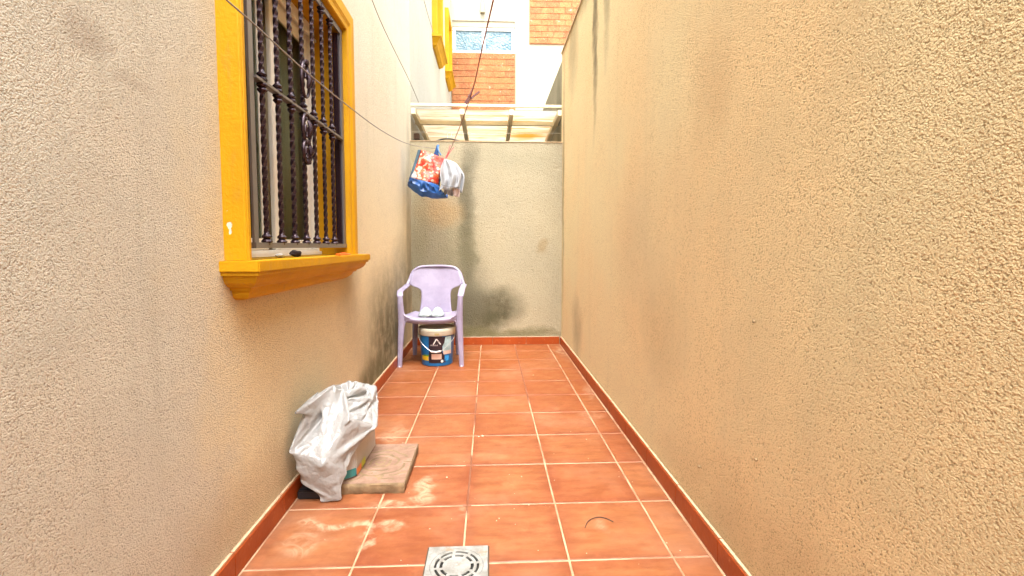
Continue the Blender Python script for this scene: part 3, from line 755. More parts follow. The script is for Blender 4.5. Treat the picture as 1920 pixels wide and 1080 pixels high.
# backrest panel
def hw(z):
    pts = [(.39, .150), (.43, .142), (.50, .134), (.57, .132), (.600, .140), (.622, .165), (.638, .215), (.66, .243), (.72, .232), (.77, .212), (.80, .182), (.812, .155)]
    for (a, b_), (c, d) in zip(pts, pts[1:]):
        if z <= c: t = (z-a)/(c-a); t = max(0, t); return b_+(d-b_)*t
    return pts[-1][1]
rows = []
for j in range(31):
    z = .395+.417*j/30; h_ = hw(z); row = []
    for i in range(21):
        u = i/20*2-1; y = .385+(z-.39)*.24+.05*(1-(u*h_/.24)**2)-.025; row.append(L(u*h_, y, z))
    rows.append(row)
MB().strip(rows).build('backrest', M['lilac'], ch, smooth=True, solid=.005, angle=180)
top = bez([L(-.256, .41, .650), L(-.240, .45, .70), L(-.214, .475, .765), L(-.165, .49, .805), L(-.10, .50, .816), L(0, .505, .819), L(.10, .50, .816), L(.165, .49, .805), L(.214, .475, .765), L(.240, .45, .70), L(.256, .41, .650)], 5)
band(top, .032, .024, 'back_rim', wdir=(0, 1, 0))
for s_ in (-1, 1):
    arm = bez([L(s_*.256, .41, .650), L(s_*.255, .28, .640), L(s_*.255, .12, .632), L(s_*.255, .045, .618), L(s_*.248, .012, .585)], 6)
    band(arm, .052, .018, 'armrest', wdir=(1, 0, 0))
    post = bez([L(s_*.248, .012, .59), L(s_*.246, .006, .54), L(s_*.242, .006, .47), L(s_*.238, .008, .40)], 6)
    band(post, .036, .03, 'arm_post', wdir=(1, 0, 0), widths=lambda t: .040+.016*t)
    # inner web curving from arm post into the seat edge
    web = bez([L(s_*.236, .01, .53), L(s_*.228, .01, .47), L(s_*.212, .005, .43), L(s_*.17, .0, .408)], 6)
    band(web, .03, .014, 'arm_web', wdir=(0, 1, 0))
    fl_ = [L(s_*.238, .012, .42), L(s_*.241, .008, .33), L(s_*.249, .003, .18), L(s_*.256, -.002, 0)]
    band(fl_, .05, .032, 'leg', wdir=(1, 0, 0), widths=lambda t: .060-.022*t)
    g_ = bez([L(s_*.215, .008, .345), L(s_*.205, .006, .382), L(s_*.165, .0, .396)], 5)
    band(g_, .016, .012, 'leg_gusset', wdir=(0, 1, 0))
    rl = [L(s_*.180, .40, .40), L(s_*.188, .415, .28), L(s_*.196, .43, .12), L(s_*.200, .44, 0)]
    band(rl, .05, .032, 'leg', wdir=(1, 0, 0), widths=lambda t: .060-.022*t)
    for q in (L(s_*.256, -.002, 0), ):
        MB().lathe([(.0, 0), (.017, 0), (.018, .006), (.015, .012), (.0, .013)], q, 12).build('foot_cap', plain('pale_foot_plastic', (.66, .56, .66), .4), ch, smooth=True)

# slippers on the seat
slm = plain('white_slipper_fabric', (.38, .42, .42), .85, bump=.001, bscale=80, var=.05); slg = plain('grey_green_seam', (.25, .30, .28), .8)
for k, (sx, lab) in enumerate(((-.062, 'white slipper on the lilac chair seat, the left one of the pair'), (.050, 'white slipper on the lilac chair seat, the right one of the pair'))):
    c = L(sx, .05, .402); e = empty('slipper', c, lab, 'slipper', 'pair of white slippers on the chair')
    def sh(t): return .034+.020*math.sin(math.pi*min(1, t*1.05+.05))**.7 if t < .98 else .02
    out_ = []
    for i in range(28):
        a = 2*math.pi*i/28; y = .125-.125*math.cos(a); wd = .048*math.sin(a)*(1+.12*math.cos(a)); out_.append(Vector((c.x+wd, c.y+y, 0)))
    MB().strip([[Vector((q.x, q.y, c.z+.000)) for q in out_], [Vector((q.x, q.y, c.z+.016)) for q in out_]], closed=True, cap=True).build('sole', slm, e, bevel=.003)
    rows = []
    for j in range(9):
        v = j/8; y = .004+.145*v; w_ = .058*math.sin(math.acos(max(-1, min(1, 1-y/.125))))*(1+.12*(1-y/.125)); hgt = .044*math.sin(math.pi*.5*min(1, v*1.5+.05))**.6+.01*v
        rows.append([Vector((c.x+w_*math.cos(a)*(1-.22*math.sin(a)), c.y+y, c.z+.010+hgt*1.15*math.sin(a)**1.25)) for a in [math.pi*i/14 for i in range(15)]])
    MB().strip(rows).build('upper', slm, e, smooth=True, solid=.004, angle=180)
    MB().tube([q+Vector((0, -.001, .002)) for q in rows[3]], .0032, 6).build('seam', slg, e, smooth=True); MB().tube([q+Vector((0, -.003, .001-q.z+c.z+.016)) for q in out_[:1]+[o_ for o_ in out_[-7:]]] + [q+Vector((0, -.003, .001-q.z+c.z+.016)) for q in out_[:8]], .002, 6).build('welt', slg, e, smooth=True)
    if k: e.rotation_euler.z = R(4)

# ------------------------------------------------------------------ paint bucket
bc = Vector((-.451, 4.10, 0)); bk = empty('paint_bucket', bc, 'blue paint bucket with cream lid under the lilac chair', 'bucket')
def rad(z): return .131+.017*z/.27
M['bblue'] = plain('blue_bucket_print', (.008, .13, .34), .3, var=.2, bscale=20)
M['cream'] = plain('cream_lid_plastic', (.50, .46, .36), .4, var=.05)
MB().lathe([(0, .002), (.127, .002), (.131, .006)]+[(rad(z), z) for z in (.05, .1, .15, .2, .262)]+[(.0, .262)], bc, 48).build('body', M['bblue'], bk, smooth=True)
MB().lathe([(rad(.26), .258), (.152, .258), (.155, .262), (.155, .290), (.157, .292), (.157, .314), (.154, .318), (.148, .318), (.145, .308), (.0, .306)], bc, 48).build('lid', M['cream'], bk, smooth=True)
def decal(x0, x1, z0, z1, mat, name, off=.0008, label=None):
    """curved print patch: x in metres across the bucket front"""
    n = 10; rows = []
    for j in range(4):
        z = z0+(z1-z0)*j/3; r = rad(z)+off; rows.append([(bc.x+r*math.sin((x0+(x1-x0)*i/n)/r), bc.y-r*math.cos((x0+(x1-x0)*i/n)/r), z) for i in range(n+1)])
    o = MB().strip(rows).build(name, mat, bk, smooth=True)
    if label: o['label'] = label
    return o
def poly(pts, mat, name, off=.0016):
    mb = MB(); v = []
    for x, z in pts: r = rad(z)+off; v.append((bc.x+r*math.sin(x/r), bc.y-r*math.cos(x/r), z))
    return mb.quad(*v).build(name, mat, bk)
dk = plain('black_label_print', (.018, .010, .016), .35); wt = plain('white_print', (.66, .64, .62), .4); pk = plain('beige_sticker', (.66, .47, .38), .5)
yl = plain('yellow_print', (.62, .42, .02), .4); tq = plain('pale_teal_print', (.35, .50, .52), .4, var=.3, bscale=60); sk = plain('bright_blue_print', (.03, .28, .66), .4)
decal(.060, .150, .13, .25, tq, 'label_print'); decal(.065, .15, .10, .13, pk, 'label_print'); decal(-.145, -.062, .048, .085, yl, 'label_print')
decal(-.12, -.058, .084, .098, plain('green_print', (.10, .24, .03), .4), 'label_print')
decal(-.058, .058, .03, .255, dk, 'label_print', .0012)
poly([(.058, .03), (.085, .035), (.075, .09), (.058, .12)], dk, 'label_print'); poly([(.058, .17), (.058, .25), (.088, .25), (.075, .20)], dk, 'label_print')
decal(-.034, .050, .062, .108, pk, 'sticker', .002)
poly([(.07, .04), (.115, .045), (.12, .085), (.08, .09)], sk, 'label_print', .0018)
# mountain-shaped emblem and a line of small lettering
for a, b_ in (((-.018, .188), (.010, .235)), ((.010, .235), (.044, .188))):
    dx, dz = b_[0]-a[0], b_[1]-a[1]; ln = math.hypot(dx, dz); nx, nz = -dz/ln*.0045, dx/ln*.0045
    poly([(a[0]-nx, a[1]-nz), (b_[0]-nx, b_[1]-nz), (b_[0]+nx, b_[1]+nz), (a[0]+nx, a[1]+nz)], wt, 'emblem', .0024)
for k in range(8):
    x = -.046+.0085*k; poly([(x, .176), (x+.0055, .176), (x+.0055, .188), (x, .188)][:4] if k % 2 else [(x, .176), (x+.006, .176), (x+.003, .188)], plain('grey_print', (.42, .38, .38), .4) if k == 0 else bpy.data.materials['grey_print'], 'lettering', .0024)
poly([(-.005, .272), (.034, .272), (.034, .284), (-.005, .284)], plain('lid_stamp', (.40, .33, .14), .5), 'lid_stamp', .0115)
MB().lathe([(0, 0), (.011, 0), (.011, .003), (0, .003)], (0, 0, 0), 12).build('sticker', wt, bk, loc=(0, 0, 0)); o = COL.objects[-1]
r_ = rad(.045); o.location = Vector((.052, -r_*math.cos(.052/r_)-.003, .045)); o.rotation_euler = (R(90), 0, .3)
hpts = [bc+Vector((-.152, .0, .262)), bc+Vector((-.148, -.06, .235)), bc+Vector((-.105, -.125, .185)), bc+Vector((-.03, -.155, .132)), bc+Vector((.005, -.157, .127)), bc+Vector((.045, -.155, .135)), bc+Vector((.11, -.125, .188)), bc+Vector((.15, -.06, .235)), bc+Vector((.152, 0, .262))]
MB().tube(bez(hpts, 6), .0022, 6).build('handle', plain('galvanised_wire', (.55, .55, .55), .35, .6), bk, smooth=True)
MB().tube([hpts[3]+Vector((-.005, -.001, 0)), hpts[4], hpts[5]+Vector((.0, -.001, 0))], .0085, 10).build('grip', wt, bk, smooth=True)

# ------------------------------------------------------------------ stone slab, tray, box, plastic bag
def slabmat():
    t = NT('carved_stone'); n = t.noise(12, 5, .7); c = t.mix(t.mr(n, .3, .7), (.20, .115, .075), (.32, .20, .14)); c = t.mix(t.mr(t.noise(45, 4, .7), .58, .7, 0, .5), c, (.2, .12, .08))
    sz = t.n.new('ShaderNodeSeparateXYZ'); t.l.new(t.pos(), sz.inputs[0]); gz = t.m_('MULTIPLY', t.mr(sz.outputs[2], .0395, .0425, 1, 0), t.mr(sz.outputs[2], .030, .036))
    c = t.mix(gz, c, (.03, .018, .012))
    t.P('Base Color', c); t.P('Roughness', .85); t.P('Normal', t.bump(t.noise(70, 4, .7), .002)); return t.m
M['slab'] = slabmat(); SXa, SXb, SYa, SYb, SZ = -.635, -.347, 1.905, 2.300, .044
sl = empty('paving_slab', ((SXa+SXb)/2, (SYa+SYb)/2, 0), 'square stone slab carved with a rose pattern beside the plastic bag', 'slab')
# heightfield top with grooves
cx, cy = -.487, 2.10
def groove(x, y):
    h = 0; dx, dy = x-cx, y-cy; r = math.hypot(dx, dy*.95); a = math.atan2(dy, dx)
    for R0, amp, kk, ph in ((.022, .004, 3, .5), (.045, .006, 4, 0), (.075, .009, 5, 1), (.112, .012, 6, .4)):
        d = abs(r-(R0+amp*abs(math.sin(a*kk/2+ph))-.004)); h = max(h, math.exp(-(d/.0036)**2)*(0 if (math.sin(a*2+ph*3) > .86) else 1))
    d = abs((y-cy-.002)-.006*math.sin(dx*25))
    if r > .10: h = max(h, .8*math.exp(-(d/.0032)**2))
    for (ax, ay, bx_, by_) in ((-.58, 1.93, -.50, 2.0), (-.5, 2.0, -.46, 1.94), (-.42, 1.98, -.36, 2.0), (-.43, 2.27, -.36, 2.25), (-.46, 1.96, -.40, 1.94)):
        px, py = bx_-ax, by_-ay; t_ = max(0, min(1, ((x-ax)*px+(y-ay)*py)/(px*px+py*py))); d = math.hypot(x-ax-px*t_, y-ay-py*t_+.006*math.sin(t_*6)); h = max(h, .8*math.exp(-(d/.0034)**2))
    return h
NX, NY = 120, 165; rows = []
for j in range(NY+1):
    y = SYa+.004+(SYb-SYa-.008)*j/NY
    rows.append([(SXa+.004+(SXb-SXa-.008)*i/NX, y, SZ-.0055*groove(SXa+.004+(SXb-SXa-.008)*i/NX, y)+.0012*noise.noise(Vector((i*.06, y*18, 0)))) for i in range(NX+1)])
tp = MB().strip(rows); tp.build('carved_face', M['slab'], sl, smooth=True, angle=180)
edge = []
n_ = 24
def rim(z, ins, jit):
    out = []
    cs = [(SXa+ins, SYa+ins), (SXb-ins, SYa+ins), (SXb-ins, SYb-ins), (SXa+ins, SYb-ins)]
    for k in range(4):
        a, b_ = cs[k], cs[(k+1) % 4]
        for i in range(n_):
            t_ = i/n_; x, y = a[0]+(b_[0]-a[0])*t_, a[1]+(b_[1]-a[1])*t_; q = jit*noise.noise(Vector((x*30, y*30, z*60))); out.append((x+q*.8, y+q, z))
    return out
MB().strip([rim(.0, .004, .003), rim(.012, 0, .004), rim(.028, .0, .004), rim(SZ-.005, .0005, .002), rim(SZ-.0008, .0042, 0)], closed=True, cap=True).build('slab_edge', plain('mossy_stone_edge', (.22, .15, .08), .95, bump=.003, bscale=50, var=.3), sl, smooth=True)
tr = MB().box(-.762, -.640, 1.885, 2.29, .0005, .036).box(-.762, -.600, 1.875, 1.90, .0006, .034).build('tray', plain('black_plastic_tray', (.012, .012, .016), .5), None, loc=(-.7, 2.1, 0), bevel=.004)
tag(tr, 'low black plastic tray on the floor under the bagged carton', 'tray')

bx = empty('carton', (-.665, 2.11, .045), 'pale carton with a coloured printed strip standing under the torn white bag', 'box')
M['carton'] = plain('pale_grey_carton', (.40, .37, .34), .6, bump=.002, bscale=20, var=.08)
mb = MB(); z0, z1 = .0455, .335
lo = [(-.742, 1.935), (-.60, 1.925), (-.556, 1.965), (-.548, 2.27), (-.56, 2.295), (-.742, 2.295)]
mb.strip([[(x, y, z0) for x, y in lo], [(x+(-.003), y, .2) for x, y in lo], [(x, y+.004, .225+.105*(y-1.93)/.36) for x, y in lo]], closed=True, cap=True)
mb.build('carton_body', M['carton'], bx, bevel=.006)
def strip_on(y0, y1, za, zb, mat):
    def X(y): return -.60+(y-1.925)/(1.965-1.925)*(.044) if y < 1.965 else -.556+.008*(y-1.965)/.305
    MB().quad((X(y0)+.003, y0, za), (X(y1)+.003, y1, za), (X(y1)+.003, y1, zb), (X(y0)+.003, y0, zb)).build('printed_strip', mat, bx)
strip_on(1.927, 1.963, .052, .085, plain('teal_print', (.03, .18, .18), .4)); strip_on(1.968, 2.03, .05, .078, plain('orange_print', (.70, .20, .03), .4)); strip_on(2.035, 2.09, .05, .08, plain('lime_print', (.45, .46, .03), .4))

# torn white carrier bag draped over the carton, built from its folds
def plastic():
    t = NT('white_carrier_bag_plastic'); t.P('Base Color', (.40, .40, .395)); t.P('Roughness', .22); t.P('Specular IOR Level', .6)
    h = t.m_('MULTIPLY', t.m_('ABSOLUTE', t.m_('SUBTRACT', t.noise(11, 2, .5), .5)), 2); h = t.m_('ADD', h, t.m_('MULTIPLY', t.m_('ABSOLUTE', t.m_('SUBTRACT', t.noise(27, 2, .5), .5)), .7))
    nb_ = t.bump(h, .012); t.P('Normal', nb_)
    tr_ = t.n.new('ShaderNodeBsdfTranslucent'); tr_.inputs[0].default_value = (.6, .59, .57, 1); mx = t.n.new('ShaderNodeMixShader'); mx.inputs[0].default_value = .3
    t.l.new(t.b.outputs[0], mx.inputs[1]); t.l.new(tr_.outputs[0], mx.inputs[2]); t.l.new(mx.outputs[0], t.n['Material Output'].inputs[0]); return t.m
M['plastic'] = plastic()
BAG_NA, BAG_NH, BAG_NC = 84, 34, 12
BAG_N = [  # draped shape of the plastic bag, world coordinates in units of 0.2 mm, x, y, z per point
-2602,10451,1121,-2612,10538,1134,-2622,10629,1145,-2632,10722,1153,-2646,10817,1160,-2660,10914,1167,-2682,11016,1178,-2688,11118,1193,-2688,11232,1200,
-2706,11434,1196,-2814,11544,1166,-2972,11526,1140,-3088,11521,1162,-3190,11511,1164,-3229,11568,1122,-3278,11514,1109,-3340,11516,1108,-3396,11514,1119,
-3450,11514,1134,-3502,11516,1151,-3552,11516,1171,-3600,11522,1193,-3650,11514,1218,-3713,11520,1242,-3746,11492,1267,-3760,11440,1307,-3801,11418,1344,
-3745,11413,1347,-3788,11407,1296,-3751,11362,1284,-3794,11351,1247,-3794,11294,1209,-3799,11222,1170,-3781,11143,1127,-3771,11052,1090,-3767,10958,1054,
-3766,10862,1020,-3764,10770,986,-3762,10681,954,-3761,10596,922,-3760,10514,891,-3760,10432,859,-3759,10352,827,-3758,10273,795,-3757,10192,762,-3756,10109,727,
-3755,10023,691,-3754,9934,653,-3749,9842,614,-3762,9744,575,-3740,9648,540,-3694,9562,516,-3668,9484,486,-3642,9410,457,-3614,9346,427,-3582,9294,392,
-3558,9255,334,-3485,9253,286,-3408,9258,213,-3334,9273,127,-3295,9200,96,-3320,9225,30,-3212,9232,22,-3072,9248,35,-2885,9250,30,-2915,9236,156,-2918,9258,258,
-2922,9295,332,-2897,9330,396,-2871,9371,454,-2835,9425,505,-2880,9457,565,-2835,9440,641,-2805,9506,702,-2814,9591,754,-2764,9664,814,-2732,9749,867,-2702,9832,930,
-2658,9919,978,-2620,10008,1016,-2598,10096,1050,-2592,10184,1080,-2600,10272,1106,-2602,10362,1078,-2570,10453,1134,-2579,10542,1138,-2586,10634,1140,
-2597,10727,1148,-2612,10822,1158,-2628,10918,1176,-2648,11016,1192,-2654,11113,1213,-2671,11199,1234,-2673,11399,1226,-2785,11539,1208,-2949,11517,1164,
-3046,11568,1160,-3139,11514,1167,-3200,11564,1164,-3253,11522,1153,-3310,11539,1148,-3368,11544,1154,-3422,11545,1170,-3473,11546,1190,-3524,11545,1212,
-3572,11540,1236,-3612,11516,1257,-3659,11524,1281,-3728,11528,1299,-3768,11499,1318,-3751,11441,1352,-3804,11398,1331,-3746,11373,1314,-3807,11376,1309,
-3827,11325,1288,-3798,11266,1258,-3762,11208,1209,-3768,11122,1176,-3780,11031,1140,-3776,10936,1104,-3774,10840,1070,-3770,10747,1036,-3769,10659,1004,
-3768,10576,972,-3768,10495,942,-3767,10414,910,-3766,10334,878,-3764,10255,846,-3761,10174,813,-3758,10090,778,-3756,10002,741,-3754,9911,703,-3751,9818,664,
-3766,9720,624,-3760,9622,585,-3730,9533,548,-3704,9454,514,-3682,9382,480,-3656,9317,448,-3620,9263,418,-3577,9222,376,-3514,9216,318,-3431,9221,252,-3345,9238,178,
-3277,9254,116,-3244,9232,74,-3172,9228,59,-3064,9222,76,-2982,9238,114,-2972,9226,204,-2934,9234,311,-2926,9280,384,-2906,9322,446,-2877,9360,501,-2854,9400,554,
-2898,9441,605,-2856,9454,682,-2816,9507,747,-2818,9595,796,-2783,9674,852,-2715,9738,901,-2666,9824,946,-2638,9910,1006,-2599,9999,1042,-2566,10090,1066,
-2559,10180,1090,-2565,10270,1104,-2588,10359,1113,-2535,10454,1130,-2542,10544,1137,-2552,10636,1152,-2568,10728,1166,-2588,10820,1186,-2610,10913,1208,
-2638,11007,1226,-2660,11096,1247,-2706,11178,1257,-2698,11348,1251,-2756,11520,1241,-2920,11516,1206,-3035,11527,1186,-3119,11556,1201,-3188,11517,1195,
-3240,11546,1204,-3290,11514,1188,-3344,11519,1196,-3396,11518,1209,-3446,11519,1228,-3494,11518,1250,-3540,11514,1275,-3581,11548,1292,-3626,11548,1320,
-3664,11513,1327,-3740,11536,1336,-3788,11490,1356,-3798,11414,1378,-3748,11372,1374,-3809,11358,1368,-3764,11324,1314,-3750,11264,1288,-3778,11190,1260,
-3778,11102,1227,-3766,11012,1190,-3769,10915,1156,-3774,10818,1120,-3776,10725,1086,-3774,10638,1054,-3772,10556,1023,-3769,10476,992,-3766,10396,961,
-3764,10316,930,-3762,10236,898,-3761,10154,864,-3761,10069,828,-3762,9980,790,-3762,9888,752,-3762,9794,712,-3753,9696,671,-3728,9606,628,-3699,9518,592,
-3684,9434,562,-3672,9358,529,-3661,9290,494,-3649,9232,454,-3612,9188,409,-3539,9184,359,-3448,9196,300,-3358,9212,232,-3281,9224,164,-3223,9222,127,-3163,9209,121,
-3097,9238,137,-3034,9212,186,-3004,9221,276,-2962,9229,366,-2932,9259,438,-2914,9305,498,-2889,9343,550,-2867,9379,606,-2912,9430,649,-2882,9484,710,-2833,9513,787,
-2792,9588,834,-2779,9672,892,-2731,9750,940,-2651,9812,980,-2599,9906,1004,-2568,9992,1060,-2538,10082,1086,-2527,10174,1103,-2534,10266,1118,-2554,10356,1125,
-2504,10454,1145,-2521,10542,1164,-2540,10633,1183,-2560,10724,1200,-2583,10815,1220,-2610,10904,1239,-2646,10994,1254,-2681,11080,1274,-2676,11180,1274,
-2698,11329,1288,-2735,11496,1277,-2878,11536,1236,-3004,11513,1228,-3104,11514,1228,-3164,11562,1224,-3212,11528,1246,-3266,11539,1232,-3318,11540,1240,
-3369,11534,1254,-3416,11530,1272,-3463,11529,1294,-3508,11520,1319,-3552,11550,1340,-3587,11514,1346,-3632,11550,1362,-3690,11530,1376,-3746,11499,1388,
-3756,11424,1396,-3797,11371,1416,-3756,11342,1364,-3801,11306,1358,-3752,11247,1339,-3768,11170,1310,-3755,11084,1274,-3772,10992,1240,-3779,10895,1206,
-3773,10798,1171,-3764,10705,1136,-3756,10619,1102,-3751,10538,1070,-3748,10458,1040,-3747,10378,1009,-3746,10298,978,-3748,10218,946,-3749,10135,913,-3750,10048,877,
-3750,9958,839,-3750,9864,799,-3750,9770,759,-3746,9673,718,-3748,9579,671,-3734,9494,627,-3726,9414,590,-3714,9338,557,-3700,9270,526,-3681,9210,490,-3660,9150,445,
-3569,9149,388,-3478,9155,328,-3386,9168,260,-3301,9182,207,-3236,9196,176,-3190,9229,166,-3126,9218,197,-3066,9194,258,-3030,9212,346,-2992,9226,426,-2948,9251,492,
-2924,9289,549,-2900,9329,601,-2886,9368,656,-2912,9424,698,-2898,9488,752,-2861,9547,809,-2800,9590,874,-2758,9663,927,-2728,9751,978,-2666,9830,1016,
-2580,9898,1032,-2530,9991,1050,-2505,10076,1097,-2495,10169,1116,-2500,10263,1126,-2517,10354,1129,-2512,10444,1176,-2532,10533,1195,-2553,10624,1211,
-2573,10714,1228,-2594,10802,1248,-2620,10892,1268,-2644,10984,1286,-2646,11081,1293,-2682,11168,1315,-2658,11329,1301,-2704,11482,1312,-2844,11539,1288,
-2970,11550,1244,-3068,11554,1232,-3144,11538,1262,-3188,11565,1274,-3243,11558,1276,-3296,11559,1284,-3346,11566,1291,-3392,11558,1312,-3438,11553,1334,
-3486,11550,1357,-3518,11520,1376,-3566,11514,1399,-3608,11558,1412,-3640,11514,1417,-3733,11534,1423,-3775,11466,1420,-3731,11402,1432,-3759,11334,1422,
-3797,11292,1412,-3766,11228,1386,-3750,11151,1359,-3779,11068,1324,-3776,10973,1291,-3757,10878,1253,-3750,10781,1218,-3749,10687,1184,-3753,10599,1153,
-3758,10518,1121,-3766,10440,1088,-3773,10361,1053,-3780,10284,1017,-3786,10204,982,-3790,10122,945,-3793,10034,907,-3794,9942,867,-3792,9848,828,-3788,9751,790,
-3782,9652,752,-3769,9557,714,-3741,9470,675,-3720,9392,640,-3699,9322,606,-3680,9258,575,-3658,9203,540,-3628,9162,494,-3570,9162,441,-3492,9171,380,-3408,9184,314,
-3328,9198,258,-3267,9216,228,-3212,9216,228,-3153,9194,262,-3093,9184,330,-3048,9204,412,-3002,9216,486,-2967,9239,550,-2934,9274,602,-2914,9316,652,-2908,9361,702,
-2918,9420,748,-2882,9478,796,-2865,9544,854,-2821,9604,912,-2764,9665,967,-2702,9740,1004,-2648,9822,1048,-2594,9913,1064,-2512,9982,1076,-2473,10067,1110,
-2466,10159,1128,-2470,10255,1140,-2484,10351,1142,-2537,10434,1202,-2560,10524,1215,-2584,10615,1225,-2608,10704,1238,-2632,10792,1250,-2659,10881,1260,
-2679,10971,1277,-2673,11068,1301,-2708,11152,1336,-2684,11306,1321,-2698,11471,1350,-2816,11534,1324,-2946,11516,1269,-3025,11566,1267,-3094,11514,1276,
-3166,11514,1274,-3220,11518,1293,-3271,11516,1306,-3320,11530,1322,-3365,11530,1346,-3406,11545,1374,-3450,11554,1400,-3497,11548,1416,-3544,11564,1437,
-3592,11562,1463,-3631,11526,1466,-3724,11546,1474,-3757,11491,1472,-3765,11401,1482,-3775,11334,1477,-3792,11278,1463,-3787,11213,1434,-3774,11136,1407,
-3760,11051,1372,-3749,10958,1337,-3756,10860,1304,-3769,10764,1265,-3784,10674,1224,-3794,10589,1186,-3802,10508,1152,-3809,10428,1119,-3812,10348,1088,
-3812,10266,1058,-3809,10184,1026,-3804,10098,992,-3798,10010,956,-3791,9918,915,-3780,9826,874,-3761,9734,832,-3740,9640,790,-3724,9546,752,-3712,9457,719,
-3702,9375,688,-3692,9302,658,-3681,9238,626,-3667,9182,590,-3618,9158,550,-3560,9158,499,-3494,9167,436,-3418,9181,371,-3346,9195,316,-3285,9202,287,-3232,9194,288,
-3174,9176,331,-3114,9178,400,-3063,9196,478,-3010,9203,546,-2972,9226,606,-2947,9262,657,-2933,9308,702,-2936,9363,744,-2905,9413,792,-2890,9472,843,-2845,9528,894,
-2799,9590,947,-2730,9652,980,-2667,9725,1017,-2609,9809,1050,-2564,9899,1091,-2520,9992,1110,-2439,10050,1126,-2452,10144,1150,-2484,10241,1170,-2508,10338,1174,
-2520,10436,1232,-2551,10523,1248,-2582,10612,1258,-2612,10700,1272,-2639,10787,1282,-2668,10874,1293,-2699,10959,1306,-2717,11056,1316,-2687,11144,1349,
-2692,11284,1349,-2720,11432,1332,-2804,11558,1362,-2921,11551,1290,-3016,11517,1290,-3070,11563,1300,-3137,11534,1308,-3194,11540,1333,-3244,11534,1348,
-3292,11526,1368,-3336,11519,1392,-3380,11516,1414,-3429,11516,1434,-3477,11515,1453,-3525,11520,1466,-3574,11516,1484,-3622,11518,1514,-3710,11530,1536,
-3756,11488,1536,-3756,11391,1534,-3774,11329,1531,-3749,11277,1500,-3752,11206,1473,-3758,11126,1451,-3752,11036,1422,-3776,10947,1382,-3796,10852,1342,
-3804,10754,1304,-3808,10658,1269,-3806,10569,1235,-3800,10486,1201,-3792,10407,1166,-3784,10328,1129,-3774,10251,1092,-3764,10171,1055,-3757,10088,1018,
-3752,9999,982,-3748,9905,948,-3746,9808,913,-3747,9713,878,-3746,9618,840,-3734,9526,802,-3727,9436,766,-3716,9354,736,-3706,9280,706,-3693,9214,676,-3674,9159,641,
-3620,9143,604,-3560,9144,556,-3494,9155,496,-3425,9168,430,-3358,9179,375,-3300,9182,348,-3248,9176,354,-3190,9166,400,-3130,9174,468,-3072,9185,542,-3018,9186,607,
-2980,9214,662,-2960,9256,709,-2955,9308,749,-2937,9357,792,-2920,9414,838,-2875,9464,884,-2823,9516,928,-2762,9574,963,-2703,9640,1007,-2644,9717,1047,
-2589,9802,1084,-2535,9892,1114,-2512,9990,1154,-2415,10000,1140,-2414,10151,1158,-2456,10246,1182,-2502,10334,1204,-2496,10454,1214,-2526,10540,1239,-2552,10627,1258,
-2579,10712,1275,-2610,10795,1296,-2636,10878,1314,-2671,10961,1334,-2702,11050,1347,-2715,11145,1370,-2656,11289,1366,-2727,11396,1371,-2784,11504,1361,
-2912,11522,1327,-2995,11540,1325,-3068,11516,1329,-3110,11556,1348,-3172,11571,1368,-3226,11572,1378,-3276,11571,1398,-3325,11570,1418,-3374,11566,1439,
-3423,11566,1461,-3471,11568,1485,-3520,11558,1508,-3566,11544,1528,-3603,11512,1570,-3705,11542,1610,-3756,11505,1628,-3775,11423,1605,-3749,11324,1578,
-3772,11266,1554,-3785,11206,1518,-3796,11124,1492,-3797,11032,1462,-3796,10933,1430,-3792,10834,1392,-3784,10737,1349,-3770,10647,1304,-3760,10560,1264,
-3754,10477,1228,-3748,10396,1195,-3746,10313,1164,-3747,10230,1134,-3751,10146,1102,-3757,10062,1066,-3766,9974,1028,-3777,9886,988,-3786,9792,948,-3786,9698,911,
-3778,9601,878,-3763,9507,844,-3753,9418,810,-3743,9335,778,-3732,9258,748,-3716,9189,720,-3692,9132,690,-3634,9120,653,-3566,9128,611,-3496,9140,554,-3429,9154,491,
-3366,9163,437,-3312,9166,411,-3259,9161,421,-3202,9160,469,-3140,9168,536,-3077,9168,604,-3021,9169,666,-2992,9204,719,-2980,9256,759,-2964,9307,798,-2944,9357,840,
-2902,9402,882,-2851,9451,921,-2798,9504,963,-2753,9572,1004,-2712,9648,1048,-2667,9736,1076,-2611,9822,1112,-2545,9904,1148,-2481,9985,1168,-2416,10070,1166,
-2390,10200,1180,-2440,10274,1164,-2472,10356,1202,-2470,10476,1212,-2498,10560,1225,-2525,10645,1240,-2552,10728,1260,-2581,10810,1280,-2606,10892,1303,
-2638,10974,1336,-2687,11066,1326,-2672,11144,1380,-2680,11266,1396,-2682,11394,1373,-2758,11493,1394,-2860,11548,1365,-2968,11514,1358,-3036,11544,1358,
-3096,11517,1380,-3154,11518,1383,-3211,11522,1397,-3261,11520,1414,-3311,11518,1434,-3359,11516,1456,-3408,11516,1480,-3456,11518,1504,-3502,11513,1532,
-3550,11514,1574,-3591,11538,1627,-3668,11535,1668,-3728,11496,1688,-3752,11424,1686,-3754,11304,1655,-3780,11242,1624,-3754,11185,1566,-3750,11111,1522,
-3754,11022,1490,-3752,10926,1456,-3748,10826,1420,-3748,10726,1386,-3750,10630,1350,-3754,10540,1313,-3760,10455,1277,-3770,10375,1240,-3780,10296,1204,
-3787,10216,1168,-3794,10132,1132,-3797,10045,1100,-3796,9954,1068,-3792,9862,1034,-3780,9770,996,-3757,9682,956,-3740,9590,920,-3733,9497,887,-3728,9406,856,
-3725,9322,827,-3725,9242,798,-3729,9170,768,-3725,9100,735,-3644,9107,704,-3570,9116,666,-3500,9128,612,-3433,9140,552,-3372,9149,501,-3320,9152,478,-3266,9151,490,
